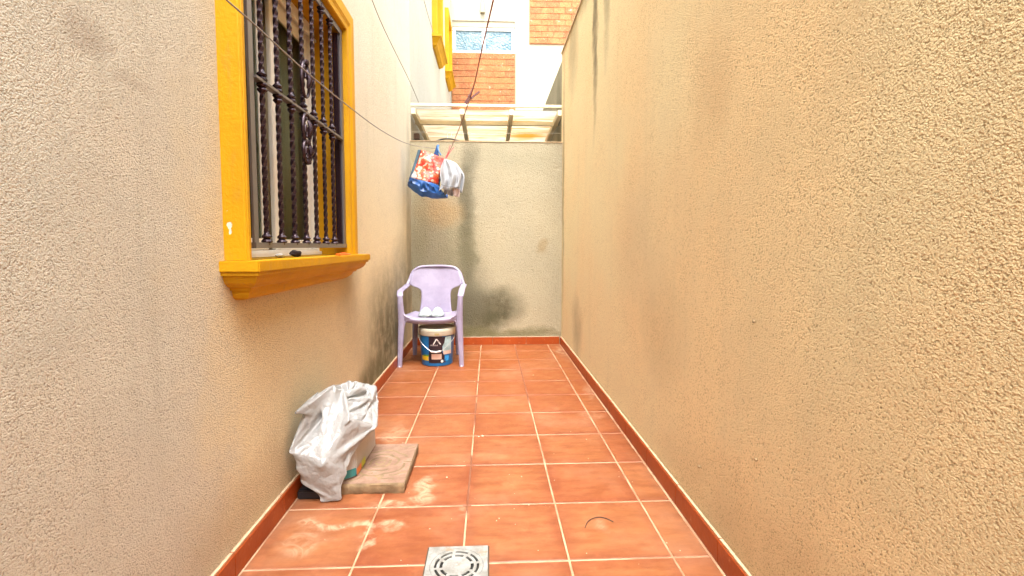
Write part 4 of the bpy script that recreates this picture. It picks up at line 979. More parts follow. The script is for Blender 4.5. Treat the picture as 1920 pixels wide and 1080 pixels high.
-3209,9154,538,-3143,9156,602,-3078,9148,665,-3025,9150,725,-3010,9207,771,-2991,9257,810,-2965,9304,848,-2926,9346,884,-2882,9392,922,-2840,9446,964,-2806,9512,1005,
-2772,9588,1039,-2735,9674,1066,-2690,9762,1097,-2636,9852,1124,-2574,9936,1151,-2510,10018,1167,-2444,10100,1182,-2424,10188,1198,-2426,10288,1208,-2446,10379,1186,
-2464,10480,1247,-2473,10568,1255,-2498,10656,1260,-2521,10742,1264,-2550,10826,1276,-2582,10910,1288,-2613,10992,1310,-2648,11076,1338,-2629,11152,1387,
-2717,11242,1400,-2667,11398,1411,-2724,11519,1386,-2824,11571,1390,-2930,11523,1390,-3004,11546,1398,-3072,11556,1406,-3133,11559,1412,-3192,11564,1426,
-3246,11563,1444,-3297,11562,1464,-3346,11559,1488,-3394,11561,1510,-3436,11556,1535,-3481,11551,1564,-3508,11544,1616,-3535,11542,1678,-3568,11500,1689,
-3666,11462,1711,-3689,11401,1703,-3668,11297,1655,-3687,11232,1635,-3733,11164,1619,-3746,11089,1581,-3762,11003,1550,-3770,10910,1509,-3777,10813,1469,
-3784,10715,1427,-3789,10620,1388,-3794,10528,1352,-3794,10440,1316,-3794,10356,1284,-3792,10274,1250,-3787,10191,1216,-3780,10108,1179,-3769,10025,1142,
-3758,9939,1104,-3752,9850,1068,-3747,9757,1038,-3746,9664,1006,-3747,9572,972,-3748,9482,938,-3749,9394,905,-3747,9308,875,-3742,9229,847,-3730,9158,820,
-3698,9107,786,-3638,9100,758,-3570,9107,722,-3500,9116,672,-3434,9128,615,-3376,9137,566,-3324,9141,545,-3270,9142,560,-3210,9144,606,-3143,9135,664,-3080,9126,724,
-3041,9162,782,-3022,9213,825,-2996,9259,862,-2960,9300,898,-2924,9347,933,-2892,9401,969,-2859,9467,1000,-2830,9540,1028,-2796,9617,1057,-2754,9696,1093,
-2700,9776,1130,-2635,9854,1162,-2568,9931,1184,-2508,10014,1201,-2473,10108,1204,-2462,10200,1208,-2447,10288,1236,-2444,10383,1227,-2494,10480,1273,-2502,10570,1278,
-2508,10654,1296,-2519,10741,1303,-2534,10830,1306,-2555,10918,1310,-2580,11006,1316,-2612,11093,1334,-2597,11150,1403,-2709,11230,1430,-2711,11372,1423,
-2708,11502,1417,-2839,11541,1406,-2920,11558,1413,-2988,11518,1433,-3054,11516,1428,-3117,11518,1432,-3174,11516,1446,-3227,11516,1464,-3276,11516,1486,
-3322,11515,1512,-3368,11520,1536,-3406,11516,1560,-3440,11514,1599,-3464,11528,1650,-3500,11500,1695,-3531,11479,1730,-3584,11435,1708,-3601,11342,1664,
-3614,11288,1644,-3629,11222,1624,-3656,11154,1608,-3671,11078,1580,-3694,10991,1556,-3715,10896,1532,-3731,10800,1497,-3740,10702,1458,-3746,10608,1418,
-3750,10516,1382,-3751,10430,1346,-3750,10345,1312,-3748,10262,1280,-3747,10178,1249,-3746,10092,1218,-3746,10004,1186,-3750,9916,1152,-3760,9829,1118,
-3770,9740,1084,-3773,9650,1051,-3769,9558,1020,-3761,9468,989,-3752,9380,958,-3742,9296,928,-3734,9218,900,-3705,9156,870,-3694,9094,840,-3630,9098,815,
-3566,9100,780,-3499,9108,732,-3434,9117,678,-3376,9125,633,-3324,9130,614,-3270,9131,628,-3209,9126,672,-3140,9107,722,-3085,9122,786,-3058,9170,838,-3034,9221,878,
-3004,9266,913,-2973,9314,944,-2942,9367,973,-2915,9428,999,-2887,9495,1025,-2852,9563,1057,-2808,9632,1094,-2754,9701,1132,-2692,9772,1166,-2626,9848,1196,
-2562,9926,1220,-2514,10013,1234,-2500,10110,1220,-2496,10208,1213,-2484,10298,1232,-2466,10385,1257,-2527,10478,1288,-2534,10568,1290,-2544,10654,1298,
-2551,10736,1321,-2555,10824,1336,-2562,10913,1350,-2584,10996,1362,-2586,11092,1353,-2590,11176,1391,-2686,11222,1454,-2702,11353,1452,-2701,11469,1445,
-2794,11507,1417,-2908,11522,1427,-2966,11560,1454,-3034,11550,1455,-3093,11546,1469,-3148,11544,1482,-3201,11539,1503,-3247,11526,1530,-3293,11543,1550,
-3336,11536,1577,-3372,11515,1601,-3404,11527,1645,-3430,11516,1690,-3455,11479,1722,-3493,11411,1718,-3534,11378,1668,-3557,11318,1666,-3583,11264,1684,
-3606,11204,1668,-3625,11137,1648,-3643,11060,1624,-3664,10974,1598,-3682,10880,1571,-3700,10784,1538,-3718,10684,1504,-3733,10590,1466,-3744,10498,1430,
-3753,10411,1396,-3759,10326,1362,-3764,10244,1330,-3767,10159,1296,-3770,10073,1263,-3772,9986,1230,-3771,9898,1199,-3768,9809,1168,-3762,9721,1135,-3750,9636,1100,
-3741,9548,1068,-3736,9459,1038,-3730,9371,1008,-3725,9286,980,-3718,9206,952,-3738,9144,912,-3694,9091,896,-3630,9090,872,-3564,9095,840,-3498,9100,794,
-3432,9107,744,-3374,9113,700,-3321,9116,682,-3268,9114,696,-3206,9096,732,-3137,9086,782,-3096,9124,845,-3074,9181,892,-3048,9232,930,-3020,9283,959,-2993,9336,984,
-2966,9392,1008,-2936,9450,1035,-2900,9508,1067,-2856,9570,1101,-2802,9630,1136,-2745,9698,1171,-2684,9770,1204,-2622,9845,1232,-2564,9926,1254,-2532,10021,1264,
-2533,10114,1228,-2522,10211,1235,-2520,10305,1225,-2504,10389,1262,-2561,10488,1277,-2557,10568,1314,-2574,10652,1312,-2586,10738,1314,-2594,10822,1336,
-2599,10910,1360,-2618,10995,1384,-2640,11086,1368,-2620,11198,1372,-2656,11222,1477,-2649,11344,1462,-2736,11426,1470,-2760,11526,1456,-2860,11507,1454,
-2959,11501,1478,-3014,11548,1500,-3069,11514,1499,-3120,11526,1518,-3167,11528,1546,-3214,11553,1564,-3258,11538,1588,-3298,11515,1608,-3336,11533,1641,
-3367,11527,1686,-3392,11490,1708,-3419,11432,1704,-3456,11387,1672,-3486,11342,1668,-3515,11298,1691,-3538,11263,1640,-3562,11208,1620,-3582,11140,1604,
-3602,11064,1580,-3619,10978,1557,-3638,10886,1530,-3656,10790,1502,-3670,10692,1472,-3678,10595,1445,-3688,10502,1416,-3697,10412,1388,-3703,10324,1362,
-3709,10239,1336,-3714,10152,1310,-3719,10064,1284,-3724,9975,1257,-3727,9886,1229,-3728,9798,1203,-3729,9709,1177,-3731,9621,1150,-3736,9534,1121,-3740,9446,1091,
-3744,9358,1060,-3740,9272,1031,-3744,9192,999,-3760,9126,961,-3696,9098,952,-3636,9074,927,-3569,9086,899,-3500,9096,858,-3434,9100,809,-3372,9100,768,
-3317,9098,750,-3262,9086,761,-3198,9061,788,-3137,9070,842,-3116,9137,898,-3089,9196,945,-3060,9248,980,-3031,9298,1008,-3001,9348,1031,-2970,9400,1055,
-2934,9454,1082,-2893,9508,1112,-2846,9566,1144,-2795,9628,1178,-2739,9696,1212,-2680,9768,1242,-2619,9844,1270,-2572,9932,1290,-2558,10030,1284,-2566,10116,1234,
-2548,10210,1256,-2547,10306,1246,-2536,10398,1246,-2596,10488,1279,-2592,10572,1303,-2590,10651,1340,-2606,10735,1339,-2630,10820,1336,-2633,10910,1354,
-2648,10999,1373,-2675,11090,1396,-2655,11200,1360,-2672,11236,1456,-2644,11326,1510,-2706,11398,1496,-2739,11490,1478,-2832,11557,1455,-2910,11530,1458,
-2982,11497,1510,-3032,11549,1520,-3084,11541,1548,-3132,11552,1575,-3176,11528,1592,-3219,11514,1618,-3260,11534,1642,-3298,11532,1687,-3324,11492,1704,
-3349,11446,1698,-3376,11402,1674,-3405,11358,1676,-3448,11334,1704,-3464,11298,1655,-3490,11244,1641,-3526,11190,1652,-3551,11122,1642,-3570,11046,1620,
-3590,10960,1600,-3616,10870,1578,-3635,10776,1551,-3656,10678,1525,-3674,10582,1498,-3690,10489,1470,-3700,10400,1442,-3708,10312,1416,-3716,10226,1389,
-3723,10138,1362,-3729,10050,1336,-3735,9960,1308,-3741,9872,1280,-3746,9784,1252,-3751,9696,1225,-3753,9609,1198,-3754,9520,1172,-3754,9432,1142,-3756,9344,1112,
-3762,9258,1080,-3770,9178,1046,-3772,9108,1012,-3713,9070,997,-3646,9064,982,-3578,9080,958,-3508,9093,920,-3438,9097,874,-3374,9092,836,-3314,9081,818,
-3255,9053,821,-3180,9000,810,-3158,9090,893,-3130,9158,950,-3102,9214,995,-3070,9264,1030,-3038,9310,1058,-3003,9356,1080,-2967,9405,1104,-2928,9455,1128,
-2885,9509,1156,-2840,9567,1188,-2789,9629,1220,-2734,9696,1252,-2674,9768,1281,-2620,9847,1308,-2589,9940,1320,-2590,10037,1297,-2600,10119,1241,-2578,10212,1272,
-2562,10306,1280,-2570,10398,1258,-2604,10486,1314,-2628,10571,1308,-2626,10654,1326,-2623,10732,1366,-2629,10820,1370,-2665,10904,1368,-2683,10995,1372,
-2702,11088,1385,-2637,11164,1406,-2691,11246,1430,-2680,11310,1528,-2674,11406,1508,-2739,11466,1516,-2790,11556,1502,-2884,11562,1500,-2946,11508,1523,
-3000,11511,1539,-3048,11518,1574,-3100,11516,1594,-3139,11519,1629,-3183,11544,1643,-3220,11548,1687,-3249,11508,1702,-3274,11462,1694,-3300,11420,1679,
-3328,11379,1688,-3372,11368,1717,-3400,11322,1698,-3429,11274,1688,-3452,11224,1670,-3479,11170,1649,-3500,11104,1636,-3521,11027,1626,-3544,10942,1613,
-3571,10852,1597,-3594,10758,1581,-3622,10662,1563,-3648,10567,1543,-3672,10476,1519,-3694,10386,1495,-3713,10300,1469,-3730,10216,1441,-3744,10128,1412,
-3756,10039,1382,-3766,9950,1352,-3774,9861,1322,-3782,9773,1293,-3788,9686,1264,-3792,9600,1236,-3794,9512,1208,-3792,9422,1181,-3788,9332,1155,-3784,9243,1128,
-3785,9162,1096,-3784,9090,1061,-3729,9046,1044,-3662,9052,1036,-3594,9080,1016,-3521,9098,982,-3448,9102,939,-3380,9096,904,-3320,9082,886,-3264,9060,886,
-3212,9076,905,-3176,9129,950,-3145,9189,1002,-3115,9240,1046,-3080,9284,1080,-3044,9324,1108,-3006,9366,1130,-2964,9410,1152,-2924,9459,1176,-2882,9512,1202,
-2835,9569,1232,-2784,9630,1262,-2728,9696,1292,-2671,9768,1321,-2628,9853,1344,-2614,9952,1345,-2625,10041,1304,-2633,10124,1248,-2610,10212,1287,-2588,10304,1304,
-2574,10398,1296,-2618,10483,1345,-2625,10570,1346,-2652,10650,1343,-2657,10736,1346,-2656,10816,1385,-2656,10905,1400,-2686,10992,1400,-2707,11084,1414,
-2641,11150,1446,-2714,11214,1470,-2678,11320,1511,-2709,11408,1552,-2699,11498,1505,-2788,11518,1475,-2884,11557,1459,-2953,11557,1474,-3000,11568,1512,
-3028,11577,1560,-3078,11568,1591,-3110,11568,1632,-3140,11554,1676,-3173,11522,1702,-3202,11483,1692,-3225,11444,1703,-3266,11420,1723,-3291,11380,1731,
-3322,11348,1700,-3351,11304,1680,-3389,11276,1647,-3415,11224,1626,-3444,11169,1606,-3468,11103,1591,-3496,11030,1575,-3524,10946,1558,-3548,10854,1546,
-3570,10760,1532,-3595,10664,1518,-3616,10568,1504,-3635,10476,1485,-3651,10387,1468,-3664,10299,1451,-3677,10212,1434,-3690,10123,1416,-3704,10031,1396,
-3718,9940,1375,-3730,9848,1354,-3744,9758,1332,-3757,9671,1309,-3773,9584,1286,-3790,9496,1262,-3803,9407,1232,-3812,9318,1202,-3813,9229,1172,-3806,9144,1144,
-3803,9069,1110,-3760,9016,1078,-3694,9052,1079,-3618,9094,1069,-3538,9115,1040,-3462,9122,1001,-3392,9116,968,-3333,9107,950,-3278,9110,951,-3234,9136,976,
-3199,9180,1014,-3159,9228,1056,-3125,9274,1096,-3088,9312,1129,-3050,9347,1157,-3009,9382,1180,-2962,9417,1201,-2918,9462,1223,-2877,9516,1248,-2832,9573,1276,
-2778,9631,1304,-2722,9695,1334,-2672,9771,1360,-2644,9863,1376,-2646,9960,1360,-2659,10036,1300,-2666,10127,1257,-2640,10210,1306,-2612,10303,1327,-2603,10396,1318,
-2653,10480,1335,-2657,10564,1358,-2664,10646,1376,-2676,10730,1374,-2690,10812,1382,-2688,10904,1406,-2668,10993,1426,-2710,11085,1438,-2638,11134,1475,
-2726,11192,1512,-2730,11304,1529,-2711,11432,1529,-2742,11514,1566,-2775,11568,1522,-2873,11540,1498,-2915,11562,1515,-2966,11530,1544,-3018,11510,1577,
-3055,11518,1614,-3082,11530,1670,-3100,11532,1710,-3130,11490,1692,-3163,11482,1733,-3189,11444,1744,-3216,11406,1706,-3249,11372,1690,-3277,11334,1672,
-3310,11298,1650,-3344,11253,1666,-3368,11199,1640,-3414,11152,1650,-3430,11084,1630,-3454,11010,1606,-3477,10927,1582,-3496,10837,1558,-3518,10744,1538,
-3547,10655,1515,-3566,10562,1490,-3586,10474,1466,-3606,10388,1441,-3626,10304,1413,-3644,10220,1392,-3662,10132,1369,-3678,10041,1348,-3696,9950,1326,
-3710,9858,1304,-3723,9768,1281,-3733,9679,1260,-3740,9591,1242,-3746,9500,1225,-3752,9407,1213,-3757,9312,1206,-3772,9220,1205,-3793,9132,1197,-3802,9053,1166,
-3825,8975,1090,-3724,9074,1117,-3639,9120,1114,-3557,9144,1092,-3478,9152,1058,-3408,9151,1028,-3348,9150,1012,-3296,9160,1015,-3252,9190,1040,-3214,9230,1075,
-3174,9273,1111,-3136,9314,1146,-3096,9347,1178,-3052,9374,1206,-3010,9406,1226,-2964,9436,1246,-2910,9463,1271,-2876,9522,1293,-2831,9579,1320,-2771,9630,1346,
-2718,9696,1374,-2679,9778,1398,-2671,9874,1402,-2683,9964,1364,-2694,10032,1294,-2700,10129,1268,-2675,10216,1310,-2640,10300,1348,-2621,10394,1349,-2658,10484,1370,
-2693,10560,1350,-2698,10642,1362,-2709,10727,1382,-2686,10800,1414,-2678,10896,1435,-2666,10989,1456,-2712,11076,1470,-2650,11128,1526,-2692,11214,1485,
-2708,11311,1570,-2704,11421,1570,-2725,11523,1525,-2826,11529,1528,-2857,11574,1564,-2936,11530,1544,-2966,11582,1571,-3028,11569,1588,-3040,11578,1654,
-3040,11550,1701,-3067,11489,1697,-3089,11480,1734,-3122,11448,1710,-3141,11407,1722,-3172,11375,1708,-3205,11340,1694,-3233,11305,1668,-3263,11276,1636,
-3302,11232,1644,-3326,11169,1662,-3370,11152,1614,-3398,11090,1587,-3428,11016,1560,-3456,10934,1533,-3482,10847,1505,-3509,10756,1481,-3532,10666,1456,
-3560,10579,1430,-3584,10491,1406,-3605,10406,1383,-3623,10321,1360,-3636,10236,1339,-3650,10147,1316,-3659,10052,1297,-3664,9956,1282,-3666,9860,1270,
-3672,9766,1263,-3679,9673,1260,-3690,9582,1260,-3705,9491,1260,-3726,9400,1261,-3752,9310,1260,-3786,9226,1258,-3790,9142,1258,-3768,9100,1209,-3757,9098,1157,
-3713,9136,1150,-3644,9169,1155,-3568,9186,1142,-3492,9193,1114,-3422,9194,1086,-3362,9196,1072,-3312,9211,1077,-3266,9240,1100,-3225,9278,1134,-3184,9319,1166,
-3142,9356,1196,-3101,9386,1224,-3057,9406,1254,-3010,9430,1276,-2965,9464,1288,-2908,9470,1320,-2878,9531,1338,-2830,9585,1362,-2766,9632,1388,-2718,9702,1414,
-2696,9790,1432,-2704,9884,1416,-2719,9963,1361,-2730,10032,1290,-2732,10132,1285,-2709,10227,1303,-2661,10312,1314,-2654,10394,1362,-2689,10474,1389,-2712,10554,1379,
-2720,10634,1386,-2713,10712,1419,-2720,10800,1424,-2721,10896,1425,-2701,10970,1478,-2673,11056,1468,-2643,11110,1558,-2694,11204,1526,-2660,11337,1543,
-2724,11398,1598,-2757,11462,1557,-2780,11566,1582,-2884,11524,1578,-2925,11594,1600,-2977,11568,1548,-3001,11556,1594,-3008,11566,1682,-3006,11514,1689,
-3028,11487,1742,-3059,11433,1736,-3080,11430,1690,-3112,11402,1673,-3144,11368,1663,-3170,11334,1662,-3198,11292,1642,-3217,11246,1620,-3244,11221,1658,
-3298,11206,1621,-3324,11136,1608,-3352,11076,1577,-3379,10998,1568,-3407,10914,1542,-3432,10828,1512,-3458,10740,1482,-3472,10650,1454,-3494,10563,1428,
-3520,10484,1404,-3540,10397,1386,-3560,10312,1374,-3586,10225,1367,-3612,10137,1356,-3634,10044,1345,-3650,9950,1334,-3668,9856,1325,-3686,9764,1316,-3708,9674,1306,
-3728,9586,1300,-3748,9498,1296,-3766,9409,1298,-3785,9320,1303,-3797,9235,1312,-3757,9166,1311,-3740,9178,1250,-3700,9177,1221,-3696,9221,1192,-3634,9238,1192,
-3567,9242,1190,-3498,9242,1167,-3432,9242,1143,-3375,9246,1131,-3325,9262,1138,-3278,9290,1160,-3234,9326,1190,-3192,9364,1221,-3147,9400,1247,-3103,9428,1270,
-3058,9444,1298,-3010,9458,1324,-2964,9490,1334,-2913,9480,1368,-2882,9543,1383,-2822,9584,1406,-2761,9633,1431,-2726,9710,1454,-2726,9801,1454,-2742,9888,1420,
-2752,9954,1350,-2766,10032,1296,-2738,10126,1320,-2718,10220,1336,-2696,10314,1332,-2679,10405,1329,-2719,10478,1368,-2698,10548,1414,-2714,10628,1420,
-2681,10704,1436,-2686,10791,1446,-2718,10887,1462,-2662,10959,1492,-2692,11032,1504,-2666,11080,1594,-2696,11184,1575,-2678,11263,1556,-2665,11394,1596,
-2745,11453,1588,-2786,11501,1536,-2847,11539,1510,-2922,11556,1562,-2974,11506,1601,-2947,11577,1653,-2984,11513,1672,-3006,11498,1736,-3002,11428,1740,
-3038,11396,1689,-3066,11388,1727,-3104,11385,1731,-3134,11348,1714,-3143,11307,1700,-3170,11266,1682,-3188,11219,1656,-3214,11176,1648,-3240,11191,1594,
-3272,11119,1608,-3306,11054,1597,-3340,10976,1597,-3376,10892,1578,-3412,10804,1555,-3444,10715,1533,-3496,10648,1505,-3542,10576,1465,-3550,10485,1452,
-3574,10404,1432,-3594,10318,1426,-3614,10228,1416,-3637,10139,1408,-3658,10046,1398,-3675,9950,1385,-3691,9856,1376,-3704,9762,1368,-3724,9673,1359,-3727,9584,1354,
-3738,9494,1350,-3748,9406,1349,-3744,9320,1340,-3788,9252,1368,-3723,9213,1352,-3712,9250,1298,-3658,9249,1278,-3669,9295,1246,-3622,9316,1228,-3561,9308,1236,
-3498,9300,1220,-3439,9295,1200,-3384,9298,1190,-3334,9312,1198,-3287,9338,1220,-3241,9374,1248,-3196,9410,1274,-3152,9444,1298,-3105,9470,1319,-3058,9485,1342,
-3010,9492,1369,-2959,9516,1378,-2915,9492,1417,-2884,9555,1429,-2832,9605,1445,-2762,9638,1474,-2748,9723,1486,-2762,9810,1466,-2779,9889,1415,-2788,9950,1341,
-2786,10043,1323,-2723,10115,1353,-2692,10212,1366,-2672,10306,1364,-2705,10392,1356,-2738,10468,1396,-2720,10538,1436,-2711,10618,1454,-2674,10692,1470,
-2697,10780,1478,-2678,10873,1450,-2632,10944,1533,-2703,11005,1533,-2704,11058,1614,-2696,11139,1632,-2673,11216,1612,-2688,11316,1612,-2684,11491,1616,
-2770,11484,1598,-2831,11496,1498,-2889,11528,1572,-2942,11567,1638,-2986,11543,1676,-2986,11510,1730,-3026,11476,1674,-3031,11434,1694,-3014,11364,1717,
-3052,11348,1744,-3085,11344,1746,-3118,11311,1743,-3174,11304,1741,-3214,11280,1710,-3226,11261,1658,-3185,11212,1634,-3190,11167,1595,-3230,11118,1570,
-3264,11046,1561,-3322,10982,1546,-3360,10899,1523,-3394,10810,1498,-3420,10720,1476,-3456,10638,1472,-3503,10564,1494,-3514,10474,1480,-3536,10394,1470,
-3555,10308,1460,-3574,10219,1452,-3592,10126,1438,-3608,10032,1424,-3624,9938,1407,-3636,9844,1387,-3650,9752,1368,-3672,9668,1336,-3672,9578,1352,-3684,9489,1336,
-3694,9402,1360,-3764,9354,1382,-3766,9280,1418,-3694,9262,1396,-3684,9309,1349,-3627,9316,1332,-3632,9363,1304,-3607,9396,1272,-3550,9384,1274,-3495,9364,1273,
-3441,9354,1255,-3389,9352,1250,-3340,9363,1258,-3293,9388,1279,-3246,9422,1304,-3200,9457,1328,-3153,9488,1349,-3106,9512,1368,-3058,9525,1389,-3010,9529,1414,
-2957,9546,1426,-2912,9514,1459,-2846,9532,1448,-2825,9594,1488,-2772,9650,1514,-2784,9733,1502,-2800,9815,1470,-2812,9878,1401,-2822,9956,1344,-2803,10050,1352,
-2736,10118,1386,-2704,10210,1398,-2698,10304,1388,-2685,10395,1390,-2743,10466,1434,-2756,10546,1435,-2726,10608,1490,-2710,10690,1480,-2728,10778,1474,
-2701,10862,1483,-2659,10927,1554,-2736,10990,1553,-2716,11080,1569,-2744,11157,1614,-2730,11228,1626,-2698,11301,1666,-2713,11461,1668,-2744,11543,1634,
-2819,11509,1568,-2935,11516,1574,-2973,11533,1648,-2952,11520,1730,-2976,11458,1714,-3022,11416,1668,-3040,11382,1654,-3026,11318,1690,-3042,11296,1719,
-3081,11306,1708,-3114,11314,1673,-3119,11276,1717,-3164,11249,1737,-3191,11226,1692,-3216,11176,1676,-3207,11134,1636,-3209,11082,1600,-3274,11051,1611,
-3298,10961,1593,-3333,10878,1566,-3362,10790,1538,-3386,10700,1510,-3404,10612,1484,-3466,10563,1448,-3506,10483,1428,-3514,10396,1426,-3540,10313,1407,
-3564,10226,1396,-3584,10134,1382,-3612,10041,1368,-3621,9946,1352,-3618,9852,1335,-3618,9758,1324,-3620,9665,1323,-3620,9574,1337,-3642,9494,1372,-3700,9432,1406,
-3768,9382,1432,-3746,9312,1466,-3672,9306,1441,-3660,9360,1402,-3604,9379,1384,-3590,9426,1359,-3584,9470,1330,-3533,9466,1311,-3488,9436,1322,-3439,9419,1309,
-3391,9408,1308,-3344,9414,1320,-3296,9436,1339,-3249,9470,1360,-3202,9504,1382,-3154,9532,1400,-3105,9554,1417,-3055,9565,1435,-3004,9568,1457,-2950,9570,1475,
-2895,9542,1500,-2834,9519,1489,-2796,9580,1514,-2812,9657,1528,-2823,9739,1510,-2838,9810,1456,-2846,9892,1410,-2856,9966,1354,-2806,10044,1388,-2752,10120,1417,
-2735,10209,1376,-2730,10303,1366,-2718,10386,1404,-2774,10456,1437,-2776,10536,1465,-2757,10614,1459,-2748,10696,1462,-2728,10769,1510,-2671,10834,1488,
-2692,10910,1542,-2752,10978,1579,-2747,11064,1568,-2794,11141,1610,-2783,11234,1632,-2754,11309,1690,-2752,11430,1681,-2778,11522,1686,-2825,11548,1627,
-2914,11526,1643,-2932,11491,1680,-2973,11476,1751,-3004,11413,1685,-3017,11324,1651,-3046,11317,1655,-3090,11312,1684,-3092,11281,1708,-3105,11258,1743,
-3140,11264,1696,-3142,11255,1651,-3174,11226,1691,-3241,11220,1712,-3260,11204,1652,-3264,11144,1626,-3247,11087,1641,-3231,11039,1572,-3260,10966,1550,
-3292,10878,1529,-3328,10792,1496,-3355,10706,1464,-3380,10623,1436,-3416,10542,1426,-3448,10465,1410,-3478,10389,1384,-3514,10310,1364,-3533,10222,1352,
-3556,10134,1334,-3590,10044,1316,-3580,9947,1315,-3565,9852,1320,-3562,9757,1320,-3571,9669,1348,-3598,9588,1386,-3636,9512,1422,-3703,9460,1453,-3770,9410,1482,
-3728,9346,1512,-3654,9344,1485,-3634,9402,1452,-3588,9440,1434,-3554,9486,1414,-3548,9536,1390,-3511,9549,1356,-3473,9514,1368,-3432,9487,1362,-3390,9466,1368,
-3345,9466,1381,-3296,9484,1400,-3249,9518,1416,-3201,9550,1434,-3152,9578,1450,-3103,9596,1465,-3051,9606,1482,-2997,9606,1500,-2939,9598,1520,-2872,9570,1532,
-2795,9500,1510,-2831,9588,1540,-2856,9667,1540,-2865,9746,1510,-2870,9824,1472,-2882,9898,1412,-2882,9984,1370,-2830,10056,1410,-2776,10136,1438,-2770,10206,1369,
-2766,10301,1372,-2752,10388,1384,-2810,10458,1430,-2806,10539,1450,-2791,10622,1445,-2782,10704,1473,-2764,10781,1521,-2676,10814,1518,-2720,10896,1530,
-2744,10958,1603,-2748,11044,1628,-2799,11130,1580,-2832,11218,1616,-2786,11308,1646,-2794,11393,1682,-2814,11479,1708,-2842,11526,1668,-2924,11529,1703,
-2958,11496,1729,-2972,11379,1716,-3006,11321,1684,-3056,11307,1672,-3070,11273,1628,-3112,11288,1630,-3093,11245,1659,-3127,11240,1696,-3150,11197,1710,
-3179,11200,1682,-3143,11173,1707,-3201,11174,1708,-3266,11183,1696,-3258,11125,1670,-3303,11104,1632,-3259,11024,1623,-3256,10940,1610,-3284,10858,1588,
-3319,10770,1559,-3348,10684,1524,-3368,10603,1488,-3388,10522,1472,-3416,10441,1446,-3436,10370,1407,-3466,10293,1372,-3488,10204,1372,-3516,10112,1364,
-3579,10037,1369,-3540,9950,1356,-3518,9858,1339,-3534,9768,1366,-3582,9695,1396,-3604,9613,1435,-3628,9532,1474,-3704,9490,1500,-3767,9438,1533,-3711,9382,1555,
-3637,9376,1530,-3609,9436,1501,-3570,9490,1483,-3532,9544,1468,-3508,9600,1450,-3482,9630,1412,-3448,9596,1414,-3419,9556,1416,-3388,9522,1428,-3344,9516,1443,
-3295,9531,1461,-3249,9566,1472,-3200,9598,1487,-3152,9624,1500,-3100,9640,1512,-3048,9648,1526,-2994,9647,1542,-2936,9636,1558,-2882,9608,1567,-2828,9583,1590,
-2830,9638,1568,-2893,9685,1568,-2904,9760,1523,-2910,9830,1472,-2895,9920,1441,-2908,10002,1392,-2856,10076,1426,-2801,10153,1452,-2804,10208,1373,-2796,10300,1392,
-2787,10388,1382,-2831,10468,1402,-2824,10548,1422,-2829,10628,1447,-2806,10686,1501,-2757,10756,1536,-2684,10816,1552,-2754,10881,1541,-2769,10938,1632,
-2788,11026,1602,-2773,11118,1625,-2841,11191,1648,-2848,11266,1646,-2850,11314,1702,-2844,11417,1711,-2895,11450,1555,-2895,11488,1722,-2932,11420,1696,
-2992,11312,1656,-3030,11291,1637,-3066,11260,1652,-3082,11232,1670,-3118,11224,1638,-3143,11228,1668,-3128,11188,1710,-3157,11198,1757,-3211,11222,1741,
-3196,11169,1728,-3224,11196,1682,-3236,11144,1659,-3306,11114,1662,-3261,11070,1657,-3321,11024,1644,-3294,10939,1652,-3332,10861,1619,-3376,10785,1571,
-3406,10698,1538,-3410,10605,1517,-3440,10523,1491,-3476,10463,1445,-3493,10376,1434,-3469,10289,1426,-3495,10200,1422,-3555,10132,1402,-3536,10038,1407,
-3524,9946,1411,-3566,9878,1364,-3565,9794,1407,-3569,9710,1447,-3566,9622,1474,-3639,9574,1509,-3704,9520,1548,-3762,9466,1586,-3692,9421,1594,-3620,9395,1580,
-3596,9460,1554,-3556,9520,1538,-3514,9586,1524,-3474,9664,1509,-3441,9716,1475,-3414,9676,1468,-3408,9620,1474,-3386,9576,1488,-3341,9564,1504,-3292,9578,1522,
-3249,9614,1530,-3201,9644,1540,-3152,9670,1549,-3102,9686,1558,-3050,9694,1568,-2998,9694,1581,-2945,9686,1594,-2900,9664,1615,-2853,9656,1646,-2841,9702,1608,
-2910,9720,1604,-2930,9784,1545,-2942,9848,1485,-2926,9913,1418,-2928,10010,1420,-2865,10073,1460,-2833,10166,1461,-2838,10208,1374,-2832,10298,1395,-2821,10386,1378,
-2864,10472,1403,-2861,10553,1423,-2850,10620,1475,-2807,10667,1530,-2730,10724,1528,-2702,10799,1577,-2782,10858,1542,-2778,10953,1588,-2817,11022,1570,
-2806,11099,1644,-2807,11204,1642,-2865,11264,1700,-2882,11305,1645,-2890,11358,1726,-2855,11404,1658,-2907,11424,1669,-2956,11374,1724,-2996,11302,1714,
-3034,11260,1681,-3068,11220,1668,-3110,11191,1648,-3139,11182,1676,-3166,11185,1642,-3171,11154,1684,-3180,11142,1748,-3228,11164,1754,-3263,11211,1732,
-3214,11169,1734,-3248,11128,1722,-3304,11098,1722,-3311,11087,1660,-3335,11026,1698,-3347,10967,1634,-3383,10882,1617,-3418,10788,1604,-3444,10700,1578,
-3459,10610,1542,-3484,10540,1487,-3471,10454,1496,-3500,10374,1489,-3524,10300,1442,-3538,10210,1455,-3538,10118,1450,-3482,10047,1417,-3509,9978,1364,
-3505,9888,1386,-3520,9810,1438,-3518,9722,1468,-3571,9660,1514,-3641,9610,1551,-3700,9552,1594,-3750,9492,1638,-3671,9466,1626,-3623,9408,1634,-3604,9472,1608,
-3554,9524,1597,-3510,9592,1583,-3460,9688,1568,-3370,9850,1540,-3396,9736,1533,-3399,9666,1538,-3386,9618,1553,-3338,9615,1564,-3290,9624,1583,-3250,9661,1587,
-3202,9690,1594,-3155,9716,1598,-3106,9735,1602,-3054,9745,1609,-3006,9747,1620,-2957,9740,1636,-2923,9718,1668,-2871,9726,1684,-2858,9766,1640,-2928,9764,1633,
